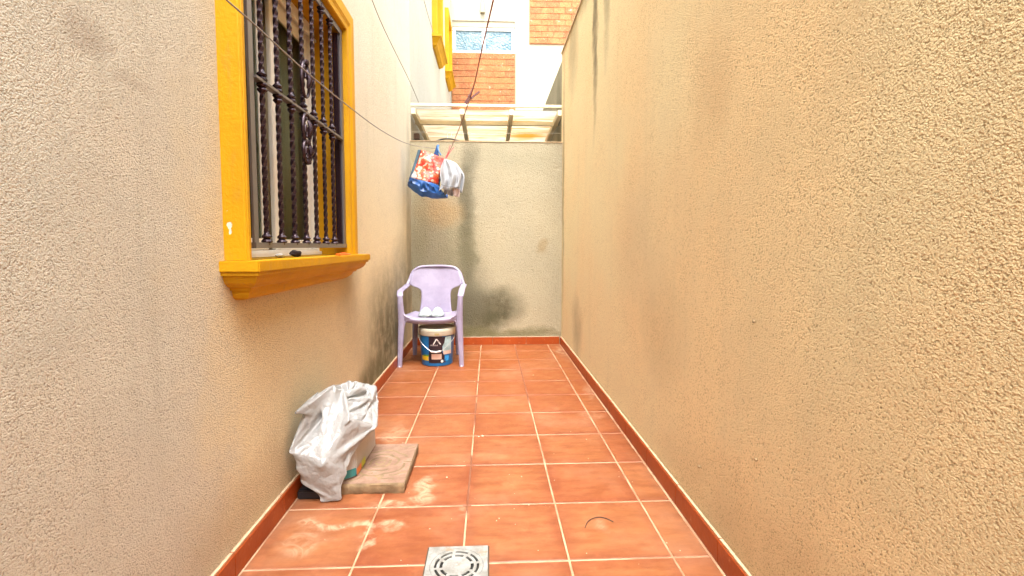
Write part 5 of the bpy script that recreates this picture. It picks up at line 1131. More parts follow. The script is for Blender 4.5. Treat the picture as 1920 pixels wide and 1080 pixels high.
-2944,9818,1572,-2943,9882,1508,-2960,9922,1424,-2942,10013,1452,-2887,10084,1485,-2866,10178,1468,-2873,10209,1377,-2866,10300,1396,-2856,10388,1386,-2902,10476,1400,
-2888,10544,1442,-2857,10596,1498,-2779,10648,1503,-2728,10703,1553,-2720,10781,1601,-2784,10856,1580,-2810,10950,1582,-2844,11031,1577,-2820,11108,1597,
-2817,11164,1675,-2880,11224,1712,-2885,11266,1650,-2915,11291,1712,-2898,11410,1721,-2910,11356,1674,-2956,11289,1671,-3005,11273,1634,-3052,11231,1631,
-3085,11180,1634,-3118,11142,1666,-3152,11133,1696,-3182,11130,1650,-3216,11137,1674,-3204,11096,1712,-3206,11138,1704,-3220,11149,1750,-3276,11188,1724,
-3299,11161,1688,-3342,11144,1724,-3362,11105,1662,-3379,11039,1698,-3398,10976,1642,-3428,10900,1598,-3457,10810,1570,-3486,10720,1548,-3521,10632,1545,
-3488,10538,1542,-3502,10450,1538,-3551,10383,1504,-3536,10294,1498,-3495,10204,1500,-3480,10126,1453,-3477,10081,1370,-3461,9988,1378,-3466,9906,1421,
-3474,9821,1462,-3512,9753,1512,-3582,9702,1548,-3636,9640,1596,-3693,9582,1642,-3734,9517,1689,-3652,9492,1674,-3671,9418,1666,-3610,9448,1659,-3563,9492,1648,
-3520,9558,1639,-3480,9637,1623,-3451,9706,1610,-3414,9736,1616,-3402,9689,1610,-3384,9649,1624,-3338,9666,1624,-3292,9672,1644,-3251,9708,1645,-3206,9737,1648,
-3160,9764,1648,-3113,9786,1646,-3064,9798,1650,-3015,9805,1656,-2974,9795,1683,-2944,9774,1718,-2890,9792,1720,-2881,9826,1668,-2949,9810,1660,-2964,9854,1594,
-2977,9900,1518,-2995,9939,1432,-2943,10001,1488,-2916,10094,1501,-2899,10186,1472,-2908,10210,1380,-2902,10300,1394,-2892,10388,1389,-2934,10473,1414,
-2902,10526,1468,-2828,10570,1486,-2765,10620,1520,-2741,10685,1581,-2749,10774,1620,-2785,10862,1617,-2844,10940,1601,-2850,11034,1606,-2856,11128,1596,
-2838,11124,1693,-2864,11184,1659,-2904,11229,1621,-2922,11295,1646,-2906,11313,1722,-2946,11278,1683,-2987,11258,1628,-3024,11211,1636,-3068,11172,1614,
-3127,11147,1630,-3162,11106,1669,-3182,11071,1696,-3210,11081,1685,-3194,11098,1638,-3226,11119,1666,-3265,11116,1704,-3232,11098,1743,-3286,11126,1749,
-3327,11170,1740,-3376,11182,1706,-3406,11128,1676,-3420,11066,1658,-3450,10990,1639,-3484,10910,1610,-3500,10812,1606,-3482,10718,1605,-3527,10633,1605,
-3530,10548,1596,-3551,10458,1584,-3533,10374,1552,-3492,10292,1536,-3448,10226,1487,-3468,10165,1416,-3425,10092,1382,-3424,10006,1415,-3442,9926,1462,
-3456,9847,1508,-3520,9794,1548,-3579,9736,1592,-3626,9670,1642,-3686,9614,1688,-3714,9542,1739,-3646,9490,1732,-3692,9426,1721,-3631,9398,1698,-3584,9432,1690,
-3550,9492,1690,-3516,9559,1679,-3483,9621,1677,-3453,9670,1683,-3419,9705,1686,-3378,9682,1694,-3342,9711,1689,-3294,9720,1704,-3254,9754,1703,-3210,9784,1702,
-3166,9812,1696,-3123,9838,1690,-3078,9852,1693,-3030,9863,1696,-2997,9849,1729,-2962,9834,1762,-2909,9856,1751,-2908,9883,1694,-2972,9856,1685,-2984,9890,1612,
-2983,9934,1532,-3024,9954,1446,-2972,10010,1510,-2949,10105,1510,-2932,10196,1478,-2942,10210,1383,-2936,10301,1391,-2928,10390,1388,-2950,10459,1440,
-2877,10496,1467,-2814,10541,1505,-2793,10612,1545,-2768,10674,1606,-2778,10762,1638,-2814,10853,1634,-2858,10940,1633,-2868,11014,1568,-2874,11108,1612,
-2866,11164,1688,-2873,11158,1600,-2914,11202,1646,-2958,11259,1650,-2943,11268,1730,-3000,11286,1669,-3010,11228,1692,-3026,11182,1713,-3068,11146,1666,
-3110,11096,1645,-3158,11049,1656,-3220,11000,1695,-3192,11029,1663,-3236,11058,1649,-3240,11077,1694,-3283,11068,1684,-3268,11056,1728,-3316,11091,1749,
-3350,11130,1767,-3396,11164,1761,-3420,11110,1732,-3409,11042,1710,-3461,10980,1694,-3440,10906,1632,-3463,10808,1642,-3498,10722,1658,-3494,10628,1652,
-3498,10538,1640,-3502,10476,1570,-3490,10388,1587,-3461,10329,1519,-3464,10266,1453,-3420,10191,1420,-3389,10106,1420,-3402,10026,1462,-3416,9948,1506,
-3451,9878,1553,-3519,9828,1591,-3572,9767,1636,-3615,9700,1688,-3676,9643,1736,-3687,9568,1785,-3654,9488,1786,-3682,9408,1778,-3668,9345,1749,-3618,9348,1726,
-3588,9412,1737,-3548,9490,1740,-3506,9568,1744,-3468,9634,1752,-3431,9688,1758,-3386,9722,1762,-3345,9749,1760,-3300,9770,1764,-3258,9800,1762,-3214,9830,1756,
-3173,9860,1744,-3133,9890,1732,-3091,9909,1732,-3045,9923,1737,-3026,9902,1776,-2980,9900,1800,-2931,9920,1781,-2938,9938,1719,-2998,9902,1704,-3004,9928,1628,
-2998,9966,1544,-3053,9965,1464,-3000,10018,1526,-2977,10104,1485,-2966,10200,1482,-2977,10210,1386,-2972,10303,1390,-2965,10392,1393,-2944,10434,1462,
-2871,10468,1490,-2838,10536,1530,-2826,10616,1562,-2792,10664,1630,-2810,10753,1650,-2848,10839,1628,-2886,10926,1618,-2901,11004,1561,-2909,11082,1606,
-2855,11126,1674,-2902,11123,1613,-2964,11168,1645,-2944,11235,1629,-2922,11242,1696,-2988,11250,1703,-3052,11244,1710,-3084,11209,1700,-3099,11160,1710,
-3125,11118,1708,-3157,11072,1710,-3171,11017,1725,-3186,11060,1719,-3228,11076,1713,-3230,11030,1715,-3277,11030,1701,-3310,11016,1731,-3348,11047,1733,
-3370,11094,1713,-3392,11110,1768,-3456,11098,1769,-3458,11036,1734,-3419,10964,1728,-3394,10902,1659,-3448,10820,1690,-3454,10722,1688,-3440,10627,1669,
-3488,10580,1604,-3467,10495,1606,-3452,10414,1554,-3471,10367,1474,-3414,10283,1475,-3372,10209,1440,-3362,10124,1465,-3385,10048,1510,-3440,9984,1541,
-3451,9912,1596,-3500,9850,1638,-3554,9790,1684,-3620,9736,1730,-3661,9670,1782,-3654,9592,1828,-3662,9500,1836,-3686,9399,1828,-3703,9290,1797,-3681,9233,1768,
-3630,9324,1786,-3571,9443,1796,-3520,9540,1804,-3474,9622,1818,-3432,9693,1828,-3390,9748,1832,-3348,9789,1830,-3304,9820,1827,-3261,9847,1821,-3219,9875,1810,
-3181,9907,1792,-3145,9942,1774,-3106,9969,1768,-3064,9984,1778,-3050,9962,1820,-3000,9966,1835,-2957,9984,1805,-2972,9987,1744,-3024,9944,1720,-3020,9967,1641,
-3018,9998,1558,-3064,9940,1491,-3035,10029,1529,-3009,10108,1476,-3002,10206,1485,-3010,10211,1392,-3007,10304,1388,-2996,10388,1411,-2934,10400,1476,
-2895,10463,1517,-2876,10546,1526,-2858,10616,1577,-2820,10654,1648,-2844,10742,1654,-2878,10825,1623,-2896,10912,1582,-2932,10997,1570,-2914,11061,1635,
-2824,11086,1655,-2913,11096,1634,-2948,11155,1674,-2918,11217,1670,-2967,11232,1710,-2976,11264,1747,-3032,11236,1752,-3076,11208,1754,-3121,11182,1756,
-3144,11139,1754,-3172,11100,1755,-3142,11055,1758,-3187,11074,1771,-3206,11038,1743,-3241,11058,1776,-3257,11012,1750,-3296,11025,1782,-3309,11070,1771,
-3358,11096,1776,-3390,11046,1784,-3448,11057,1805,-3488,11010,1772,-3471,10946,1727,-3396,10890,1724,-3426,10830,1642,-3444,10730,1636,-3406,10640,1635,
-3451,10597,1568,-3415,10517,1590,-3471,10463,1528,-3420,10382,1497,-3366,10310,1459,-3336,10226,1470,-3362,10150,1512,-3395,10077,1555,-3456,10016,1582,
-3459,9946,1638,-3527,9892,1662,-3560,9830,1722,-3605,9764,1775,-3656,9706,1826,-3634,9632,1875,-3661,9546,1875,-3692,9436,1862,-3722,9290,1846,-3790,9000,1805,
-3648,9284,1826,-3576,9428,1842,-3520,9540,1858,-3472,9636,1874,-3426,9718,1890,-3384,9786,1900,-3343,9836,1898,-3303,9871,1892,-3262,9896,1878,-3221,9920,1861,
-3186,9952,1840,-3157,9990,1819,-3125,10024,1810,-3083,10047,1819,-3071,10028,1860,-3021,10034,1868,-2987,10048,1826,-3009,10026,1772,-3050,9985,1733,-3035,10004,1653,
-3052,10017,1567,-3072,9927,1526,-3068,10028,1506,-3021,10116,1512,-3036,10210,1492,-3046,10212,1394,-3041,10303,1395,-3006,10369,1440,-2950,10390,1506,
-2924,10468,1532,-2910,10552,1526,-2869,10588,1596,-2851,10643,1664,-2875,10730,1645,-2894,10808,1594,-2925,10898,1572,-2961,10986,1582,-2912,11029,1642,
-2823,11047,1651,-2908,11067,1668,-2925,11135,1697,-2936,11199,1698,-2938,11231,1754,-2992,11216,1756,-3030,11243,1798,-3073,11204,1798,-3128,11190,1805,
-3113,11144,1786,-3155,11130,1792,-3116,11091,1781,-3152,11058,1797,-3204,11065,1790,-3199,11022,1796,-3234,11053,1798,-3270,11046,1831,-3292,11095,1818,
-3331,11054,1802,-3378,11044,1839,-3434,11014,1836,-3455,10969,1787,-3499,10912,1756,-3450,10855,1716,-3378,10814,1670,-3414,10722,1683,-3432,10678,1598,
-3409,10613,1538,-3374,10528,1553,-3429,10482,1484,-3364,10406,1502,-3325,10334,1472,-3342,10256,1519,-3364,10176,1562,-3431,10116,1569,-3436,10048,1624,
-3491,9986,1658,-3543,9928,1700,-3597,9866,1740,-3650,9796,1778,-3643,9753,1859,-3606,9696,1916,-3668,9629,1913,-3676,9522,1904,-3692,9389,1888,-3676,9304,1877,
-3618,9346,1887,-3560,9458,1891,-3504,9561,1908,-3454,9665,1924,-3406,9761,1944,-3362,9840,1961,-3326,9896,1966,-3293,9930,1956,-3257,9950,1933,-3216,9963,1911,
-3188,9994,1885,-3168,10034,1862,-3146,10078,1852,-3106,10110,1862,-3091,10096,1904,-3044,10107,1898,-3021,10103,1843,-3041,10057,1802,-3068,10024,1744,
-3045,10042,1664,-3086,10018,1585,-3106,9931,1538,-3074,10029,1542,-3039,10123,1542,-3069,10201,1496,-3079,10208,1398,-3064,10294,1420,-2996,10336,1458,
-2982,10396,1520,-2958,10476,1539,-2936,10559,1546,-2882,10562,1617,-2884,10636,1672,-2905,10717,1636,-2924,10796,1585,-2957,10885,1567,-2988,10969,1604,
-2905,10991,1639,-2826,11010,1672,-2884,11058,1708,-2886,11129,1732,-2950,11154,1716,-2920,11184,1766,-2976,11179,1786,-3024,11191,1816,-3064,11204,1854,
-3116,11180,1862,-3091,11142,1838,-3138,11142,1844,-3145,11096,1830,-3180,11104,1814,-3212,11089,1834,-3198,11042,1847,-3248,11034,1849,-3249,11088,1862,
-3296,11082,1866,-3341,11048,1850,-3352,11011,1800,-3409,10976,1805,-3462,10938,1834,-3480,10874,1789,-3476,10808,1730,-3382,10800,1720,-3412,10764,1628,
-3380,10693,1568,-3364,10602,1564,-3341,10525,1497,-3404,10452,1534,-3322,10433,1492,-3311,10350,1522,-3329,10276,1570,-3401,10218,1572,-3423,10144,1618,
-3482,10079,1630,-3535,10011,1636,-3588,9952,1678,-3642,9893,1724,-3659,9844,1804,-3636,9806,1886,-3581,9796,1946,-3675,9750,1920,-3630,9662,1950,-3646,9529,1926,
-3643,9462,1914,-3598,9462,1903,-3542,9522,1916,-3484,9606,1948,-3433,9702,1969,-3384,9804,1992,-3333,9913,2020,-3294,9980,2041,-3266,10004,2026,-3245,10002,1979,
-3206,9997,1957,-3188,10034,1926,-3172,10075,1902,-3157,10122,1895,-3139,10172,1906,-3114,10184,1947,-3073,10175,1922,-3058,10140,1868,-3069,10094,1822,
-3078,10068,1752,-3077,10063,1668,-3120,10011,1601,-3140,9944,1528,-3107,10041,1533,-3062,10124,1564,-3078,10168,1478,-3114,10208,1406,-3057,10266,1446,
-3002,10318,1488,-3017,10408,1521,-2993,10487,1537,-2964,10564,1566,-2908,10548,1634,-2918,10629,1676,-2936,10703,1625,-2957,10783,1578,-2991,10872,1568,
-2996,10946,1626,-2912,10962,1662,-2834,10977,1696,-2854,11042,1736,-2902,11094,1758,-2972,11120,1747,-2920,11138,1784,-2960,11147,1827,-3010,11158,1856,
-3043,11161,1816,-3056,11148,1867,-3079,11110,1891,-3125,11122,1908,-3106,11114,1876,-3152,11130,1876,-3193,11110,1892,-3224,11067,1882,-3200,11022,1880,
-3238,11054,1906,-3286,11046,1913,-3290,11031,1852,-3336,10986,1846,-3398,10966,1858,-3420,10905,1828,-3466,10842,1829,-3430,10802,1764,-3390,10742,1718,
-3360,10770,1610,-3361,10673,1607,-3308,10608,1545,-3298,10499,1525,-3375,10472,1580,-3298,10468,1538,-3344,10384,1546,-3376,10299,1568,-3422,10243,1617,
-3467,10168,1639,-3522,10107,1604,-3576,10048,1639,-3628,9990,1682,-3668,9935,1744,-3678,9888,1826,-3624,9862,1900,-3577,9874,1979,-3495,10000,2040,-3590,9762,1984,
-3608,9628,1952,-3604,9556,1931,-3566,9542,1941,-3532,9597,1934,-3484,9668,1957,-3414,9744,2000,-3368,9841,2034,-3308,9957,2071,-3225,10150,2140,-3242,10068,2071,
-3238,10020,2044,-3202,10036,2008,-3204,10068,1961,-3177,10110,1942,-3162,10158,1936,-3155,10217,1946,-3155,10300,1995,-3108,10226,1936,-3096,10173,1884,
-3094,10132,1824,-3087,10112,1753,-3109,10052,1693,-3136,9988,1630,-3173,9952,1542,-3132,10044,1558,-3094,10137,1573,-3108,10150,1474,-3148,10218,1428,
-3070,10246,1474,-3038,10331,1492,-3051,10417,1522,-3025,10494,1548,-2993,10563,1588,-2936,10534,1652,-2952,10622,1675,-2967,10689,1614,-2993,10772,1575,
-3024,10861,1578,-3002,10919,1647,-2922,10940,1688,-2846,10952,1727,-2861,11014,1771,-2917,11060,1790,-2953,11072,1731,-2940,11090,1797,-2990,11104,1817,
-3022,11106,1864,-3026,11111,1808,-3069,11124,1816,-3083,11082,1837,-3126,11084,1855,-3118,11052,1899,-3154,11075,1886,-3184,11074,1847,-3168,11062,1890,
-3176,11034,1930,-3226,11020,1950,-3270,10989,1930,-3308,11033,1908,-3350,10991,1900,-3381,10936,1901,-3416,10876,1878,-3414,10813,1839,-3378,10842,1766,
-3338,10754,1738,-3384,10725,1648,-3312,10672,1640,-3345,10600,1584,-3282,10518,1569,-3350,10479,1626,-3316,10427,1560,-3398,10399,1538,-3418,10306,1554,
-3465,10271,1620,-3510,10199,1649,-3562,10143,1604,-3615,10086,1644,-3644,10035,1710,-3692,9978,1766,-3666,9935,1848,-3590,9904,1892,-3588,9938,1982,-3516,9890,2012,
-3544,9790,2004,-3569,9685,1962,-3580,9621,1933,-3545,9603,1972,-3512,9648,1970,-3488,9721,1959,-3433,9799,1984,-3393,9886,2012,-3336,9976,2055,-3294,10050,2106,
-3244,10062,2124,-3220,10077,2072,-3196,10091,2034,-3164,10072,2000,-3150,10118,1985,-3154,10163,1986,-3156,10216,1994,-3179,10263,1973,-3148,10244,1922,
-3128,10204,1870,-3130,10161,1816,-3114,10094,1784,-3135,10038,1722,-3168,10010,1638,-3206,9961,1556,-3166,10057,1556,-3125,10149,1580,-3138,10142,1485,
-3171,10230,1456,-3094,10272,1450,-3077,10346,1488,-3090,10401,1574,-3041,10454,1609,-3061,10533,1611,-3008,10500,1666,-3023,10582,1677,-3030,10643,1615,
-3049,10720,1578,-3071,10805,1596,-3018,10842,1656,-2934,10861,1657,-2924,10913,1718,-2894,10937,1782,-2936,10980,1804,-2936,10987,1740,-2981,11018,1778,
-2991,11019,1830,-3036,11024,1842,-3079,11038,1818,-3061,11044,1768,-3106,11046,1754,-3136,11016,1778,-3102,10994,1805,-3109,10986,1843,-3132,10986,1812,
-3140,10961,1855,-3186,10944,1869,-3228,10958,1862,-3234,10993,1820,-3286,10969,1820,-3296,10920,1833,-3341,10887,1814,-3333,10821,1840,-3348,10830,1764,
-3345,10816,1684,-3359,10732,1661,-3364,10668,1711,-3370,10625,1616,-3276,10602,1590,-3360,10558,1569,-3414,10488,1598,-3340,10445,1612,-3395,10421,1584,
-3438,10356,1543,-3483,10296,1576,-3512,10260,1640,-3567,10209,1606,-3613,10154,1650,-3660,10101,1698,-3693,10046,1758,-3652,9972,1788,-3638,9954,1880,
-3560,9960,1914,-3558,9882,1946,-3514,9844,1955,-3535,9774,1948,-3535,9716,1912,-3520,9704,1967,-3508,9728,2025,-3464,9754,2060,-3414,9798,2074,-3382,9858,2094,
-3356,9910,2102,-3335,9962,2098,-3323,10007,2078,-3297,10030,2030,-3275,10046,2000,-3259,10079,1982,-3260,10124,2004,-3264,10166,2000,-3228,10166,1952,
-3236,10206,1913,-3211,10176,1877,-3188,10122,1862,-3174,10070,1820,-3197,10046,1755,-3219,10006,1690,-3232,9946,1630,-3234,10028,1604,-3172,10084,1634,
-3176,10086,1546,-3184,10174,1546,-3115,10200,1506,-3150,10280,1485,-3126,10344,1530,-3074,10362,1613,-3090,10432,1612,-3110,10507,1622,-3058,10471,1666,
-3070,10542,1680,-3077,10596,1624,-3094,10666,1586,-3110,10742,1608,-3040,10768,1638,-2972,10784,1666,-2976,10836,1716,-2936,10852,1768,-2945,10884,1818,
-2975,10904,1774,-3018,10929,1753,-3003,10920,1803,-3045,10927,1811,-3041,10958,1776,-3078,10951,1737,-3116,10954,1720,-3154,10946,1725,-3143,10924,1761,
-3123,10904,1794,-3154,10889,1821,-3202,10895,1814,-3206,10915,1776,-3248,10902,1780,-3220,10928,1746,-3262,10906,1746,-3279,10860,1764,-3323,10821,1754,
-3292,10768,1774,-3315,10764,1705,-3318,10752,1628,-3290,10688,1688,-3345,10640,1644,-3325,10582,1670,-3344,10580,1577,-3372,10508,1606,-3402,10498,1681,
-3406,10440,1610,-3432,10462,1552,-3452,10394,1590,-3471,10322,1612,-3540,10315,1638,-3577,10248,1650,-3564,10180,1683,-3600,10119,1719,-3662,10115,1774,
-3631,10044,1762,-3666,10002,1820,-3602,10002,1854,-3541,9946,1888,-3514,9886,1878,-3574,9846,1878,-3522,9812,1908,-3487,9777,1906,-3484,9802,1952,-3472,9830,1989,
-3458,9862,2017,-3434,9896,2028,-3424,9936,2044,-3406,9976,2036,-3400,10013,2020,-3392,10044,1994,-3378,10070,1992,-3366,10102,1974,-3328,10089,1955,-3300,10109,1920,
-3319,10141,1921,-3273,10116,1920,-3256,10093,1877,-3256,10064,1833,-3243,10022,1788,-3229,9966,1752,-3262,9936,1697,-3271,10006,1662,-3212,10058,1674,
-3236,10076,1596,-3238,10114,1524,-3182,10160,1482,-3164,10221,1530,-3103,10255,1514,-3089,10312,1562,-3118,10348,1636,-3136,10411,1631,-3130,10458,1586,
-3108,10440,1654,-3116,10505,1684,-3130,10563,1642,-3136,10609,1592,-3140,10674,1623,-3088,10707,1662,-3019,10714,1668,-3024,10762,1713,-2987,10773,1760,
-2994,10800,1808,-3017,10836,1832,-3004,10834,1788,-3018,10838,1748,-3060,10856,1734,-3077,10862,1779,-3111,10872,1798,-3095,10865,1761,-3104,10864,1727,
-3124,10855,1694,-3157,10858,1708,-3155,10834,1742,-3164,10810,1774,-3200,10820,1788,-3182,10836,1756,-3184,10842,1702,-3214,10847,1674,-3258,10822,1668,
-3236,10804,1720,-3272,10787,1688,-3286,10742,1632,-3254,10680,1603,-3301,10628,1632,-3306,10599,1700,-3388,10598,1659,-3377,10532,1617,-3302,10492,1648,
-3389,10498,1624,-3445,10471,1652,-3420,10429,1599,-3474,10427,1628,-3456,10358,1650,-3488,10292,1652,-3546,10292,1684,-3580,10238,1708,-3557,10172,1726,
-3615,10170,1772,-3594,10104,1792,-3604,10045,1829,-3614,10000,1760,-3574,9958,1789,-3539,9976,1861,-3518,9922,1840,-3518,9866,1828,-3476,9857,1848,-3473,9880,1889,
-3440,9892,1911,-3482,9903,1926,-3478,9936,1948,-3438,9930,1950,-3390,9932,1944,-3354,9946,1942,-3342,9977,1928,-3338,10025,1914,-3336,10056,1897,-3338,10077,1866,
-3363,10113,1850,-3320,10080,1837,-3298,10046,1853,-3298,10002,1878,-3288,9976,1845,-3295,9944,1795,-3322,9958,1740,-3298,10012,1714,-3272,10078,1700,-3245,10120,1650,
-3220,10144,1588,-3219,10178,1524,-3212,10216,1466,-3180,10272,1498,-3140,10250,1552,-3130,10301,1592,-3172,10344,1630,-3174,10396,1597,-3184,10450,1582,
-3150,10474,1629,-3164,10472,1684,-3161,10502,1626,-3192,10562,1606,-3176,10612,1642,-3124,10634,1673,-3066,10644,1668,-3066,10684,1706,-3039,10697,1750,
-3056,10737,1774,-3052,10746,1818,-3079,10775,1816,-3087,10775,1774,-3084,10756,1738,-3116,10770,1763,-3142,10779,1798,-3146,10788,1768,-3142,10780,1729,
-3114,10756,1726,-3130,10761,1700,-3160,10759,1672,-3186,10742,1694,-3212,10730,1727,-3222,10758,1704,-3225,10754,1740,-3225,10747,1688,-3219,10728,1649,
-3244,10720,1694,-3279,10696,1680,-3264,10662,1636,-3249,10606,1657,-3264,10548,1647,-3307,10604,1622,-3334,10546,1628,-3368,10526,1684,-3366,10508,1630,
-3350,10453,1655,-3408,10430,1677,-3456,10443,1642,-3438,10388,1633,-3501,10395,1642,-3461,10340,1662,-3494,10303,1690,-3541,10287,1726,-3525,10232,1728,
-3563,10216,1777,-3573,10170,1822,-3561,10110,1826,-3580,10082,1766,-3553,10030,1732,-3580,10016,1789,-3544,9984,1784,-3514,9949,1786,-3476,9934,1788,-3454,9947,1818,
-3482,9955,1844,-3479,9982,1870,-3447,9992,1876,-3471,10004,1898,-3440,10020,1906,-3425,9990,1880,-3413,9969,1852,-3396,9977,1830,-3404,9994,1870,-3402,10021,1894,
-3418,10054,1909,-3414,10026,1866,-3390,10007,1834,-3366,9998,1804,-3340,10002,1774,-3301,10033,1771,-3326,10046,1722,-3340,10068,1668,-3300,10084,1620,
-3281,10130,1576,-3262,10192,1569,-3270,10212,1506,-3210,10212,1532,-3218,10268,1548,-3173,10278,1590,-3168,10341,1572,-3233,10342,1628,-3225,10365,1582,
-3216,10418,1616,-3171,10424,1640,-3193,10472,1626,-3194,10478,1674,-3228,10500,1630,-3227,10558,1665,-3166,10576,1694,-3122,10580,1668,-3090,10600,1706,
-3104,10639,1722,-3090,10650,1761,-3101,10664,1788,-3120,10684,1818,-3145,10710,1824,-3147,10698,1786,-3148,10673,1762,-3178,10696,1761,-3192,10704,1737,
-3160,10681,1738,-3184,10686,1722,-3172,10671,1706,-3147,10659,1701,-3153,10652,1670,-3185,10650,1660,-3192,10652,1696,-3226,10660,1714,-3232,10657,1674,
-3204,10641,1659,-3236,10633,1655,-3266,10604,1657,-3269,10607,1708,-3300,10560,1704,-3344,10563,1664,-3320,10523,1632,-3297,10484,1666,-3339,10452,1660,
-3382,10500,1684,-3404,10446,1688,-3428,10432,1618,-3438,10386,1654,-3460,10436,1666,-3480,10405,1698,-3496,10340,1705,-3450,10328,1730,-3497,10324,1741,
-3477,10274,1738,-3502,10252,1782,-3525,10230,1830,-3514,10173,1836,-3541,10153,1792,-3538,10127,1737,-3544,10103,1792,-3536,10073,1828,-3507,10040,1830,
-3520,10024,1774,-3500,10013,1748,-3472,10020,1762,-3456,10038,1784,-3476,10056,1804,-3460,10071,1826,-3458,10099,1844,-3438,10080,1827,-3436,10052,1798,
-3440,10032,1766,-3416,10050,1786,-3382,10071,1810,-3370,10095,1827,-3407,10108,1816,-3388,10091,1777,-3372,10068,1745,-3347,10090,1756,-3314,10118,1740,
-3303,10135,1688,-3306,10148,1649,-3350,10146,1594,-3331,10193,1573,-3304,10241,1550,-3248,10257,1547,-3228,10226,1592,-3200,10272,1602,-3206,10320,1624,
-3228,10332,1578,-3280,10355,1587,-3264,10330,1618,-3246,10361,1592,-3206,10368,1620,-3174,10405,1627,-3219,10422,1650,-3186,10451,1668,-3236,10471,1659,
-3203,10521,1648,-3164,10513,1677,-3140,10528,1700,-3147,10554,1718,-3157,10583,1734,-3169,10605,1755,-3188,10622,1774,-3202,10626,1808,-3222,10642,1825,
-3248,10647,1807,-3263,10643,1785,-3271,10643,1758,-3240,10629,1761,-3223,10622,1781,-3220,10610,1762,-3226,10617,1736,-3210,10594,1728,-3195,10578,1724,
-3207,10564,1700,-3245,10554,1686,-3237,10574,1718,-3260,10596,1724,-3268,10568,1717,-3272,10516,1712,-3304,10526,1684,-3323,10512,1648,-3293,10502,1690,
-3333,10505,1714,-3364,10492,1679,-3387,10485,1635,-3398,10436,1642,-3369,10456,1635,-3396,10435,1682,-3420,10412,1716,-3440,10456,1713,-3450,10422,1744,
-3455,10400,1710,-3465,10398,1756,-3460,10372,1793,-3464,10327,1750,-3482,10314,1785,-3472,10285,1828,-3464,10236,1836,-3491,10218,1802,-3498,10200,1751,
-3474,10163,1766,-3484,10155,1820,-3468,10128,1804,-3474,10105,1819,-3496,10105,1783,-3498,10114,1756,-3486,10124,1744,-3468,10115,1719,-3451,10093,1720,
-3438,10122,1747,-3409,10128,1750,-3390,10134,1761,-3408,10122,1727,-3424,10109,1702,-3394,10110,1714,-3375,10138,1733,-3367,10174,1752,-3341,10168,1742,
-3349,10152,1702,-3377,10138,1676,-3346,10161,1672,-3349,10180,1640,-3351,10215,1603,-3318,10216,1611,-3290,10250,1608,-3280,10291,1587,-3255,10246,1606,
-3221,10256,1645,-3216,10304,1656,-3254,10288,1618,-3289,10313,1592,-3328,10376,1618,-3321,10349,1604,-3302,10375,1613,-3272,10390,1630,-3240,10374,1639,
-3196,10348,1662,-3186,10374,1698,-3191,10414,1712,-3214,10456,1707,-3246,10485,1686,-3216,10490,1727,-3182,10466,1738,-3186,10494,1758,-3202,10520,1781,
-3208,10534,1796,-3218,10543,1763,-3234,10550,1778,-3242,10538,1804,-3282,10539,1807,-3303,10552,1802,-3266,10544,1782,-3256,10526,1760,-3280,10532,1773,
-3308,10552,1771,-3283,10527,1762,-3274,10512,1748,-3304,10535,1734,-3316,10508,1750,-3337,10530,1741,-3339,10534,1770,-3358,10536,1752,-3370,10498,1736,
-3386,10476,1708,-3370,10519,1727,-3390,10488,1708,-3388,10453,1679,-3368,10429,1638,-3332,10448,1654,-3348,10397,1658,-3396,10390,1612,-3389,10374,1646,
-3380,10420,1671,-3393,10426,1710,-3388,10416,1747,-3402,10384,1738,-3425,10366,1714,-3414,10350,1749,-3396,10352,1778,-3416,10302,1772,-3411,10326,1801,
-3398,10300,1826,-3428,10287,1810,-3461,10272,1786,-3472,10248,1750,-3476,10236,1781,-3461,10216,1811,-3450,10194,1793,-3443,10184,1772,-3428,10176,1776,
-3399,10166,1804,-3390,10170,1783,-3408,10179,1752,-3420,10203,1727,-3416,10228,1751,-3404,10232,1739,-3398,10226,1718,-3420,10226,1687,-3422,10192,1672,
-3414,10188,1651,-3392,10177,1644,-3391,10200,1665,-3379,10232,1660,-3348,10232,1642,-3361,10253,1672,-3324,10260,1674,-3303,10236,1682,-3340,10266,1655,
-3335,10312,1628,-3329,10278,1640,-3278,10246,1671,-3264,10280,1686,-3266,10316,1664,-3249,10352,1646,-3304,10352,1635,-3306,10366,1665,-3282,10374,1642,
-3309,10358,1682,-3295,10380,1696,-3272,10400,1708,-3268,10360,1705,-3249,10341,1678,-3220,10357,1676,-3236,10375,1697,-3209,10397,1682,-3234,10390,1720,
-3254,10400,1746,-3260,10416,1765,-3268,10449,1771,-3269,10463,1760,-3247,10448,1744,-3252,10474,1723,-3270,10472,1736,-3287,10482,1734,-3314,10488,1732,
-3310,10472,1740,-3306,10472,1718,-3308,10478,1703,-3335,10465,1707,-3326,10469,1702,-3333,10478,1678,-3336,10462,1686,-3358,10452,1677,-3350,10440,1694,
-3335,10438,1716,-3308,10438,1744,-3320,10418,1746,-3288,10448,1740,-3326,10443,1726,-3338,10416,1681,-3351,10386,1666,-3334,10421,1696,-3354,10401,1700,
-3409,10404,1700,-3405,10366,1689,-3384,10394,1705,-3370,10419,1730,-3331,10418,1727,-3360,10430,1710,-3386,10427,1710,-3379,10394,1725,-3422,10401,1710,
-3423,10360,1690,-3390,10347,1698,-3402,10329,1710,-3384,10317,1731,-3364,10334,1752,-3361,10303,1752,-3374,10277,1772,-3390,10250,1770,-3389,10254,1797,
-3370,10240,1786,-3359,10232,1771,-3362,10256,1780,-3354,10264,1808,-3338,10253,1802,-3328,10242,1787,-3338,10240,1764,-3325,10246,1758,-3322,10273,1772,
-3322,10262,1761,-3330,10252,1742,-3362,10246,1734,-3375,10218,1734,-3356,10209,1744,-3348,10221,1748,-3330,10223,1741,-3292,10235,1734,-3274,10256,1726,
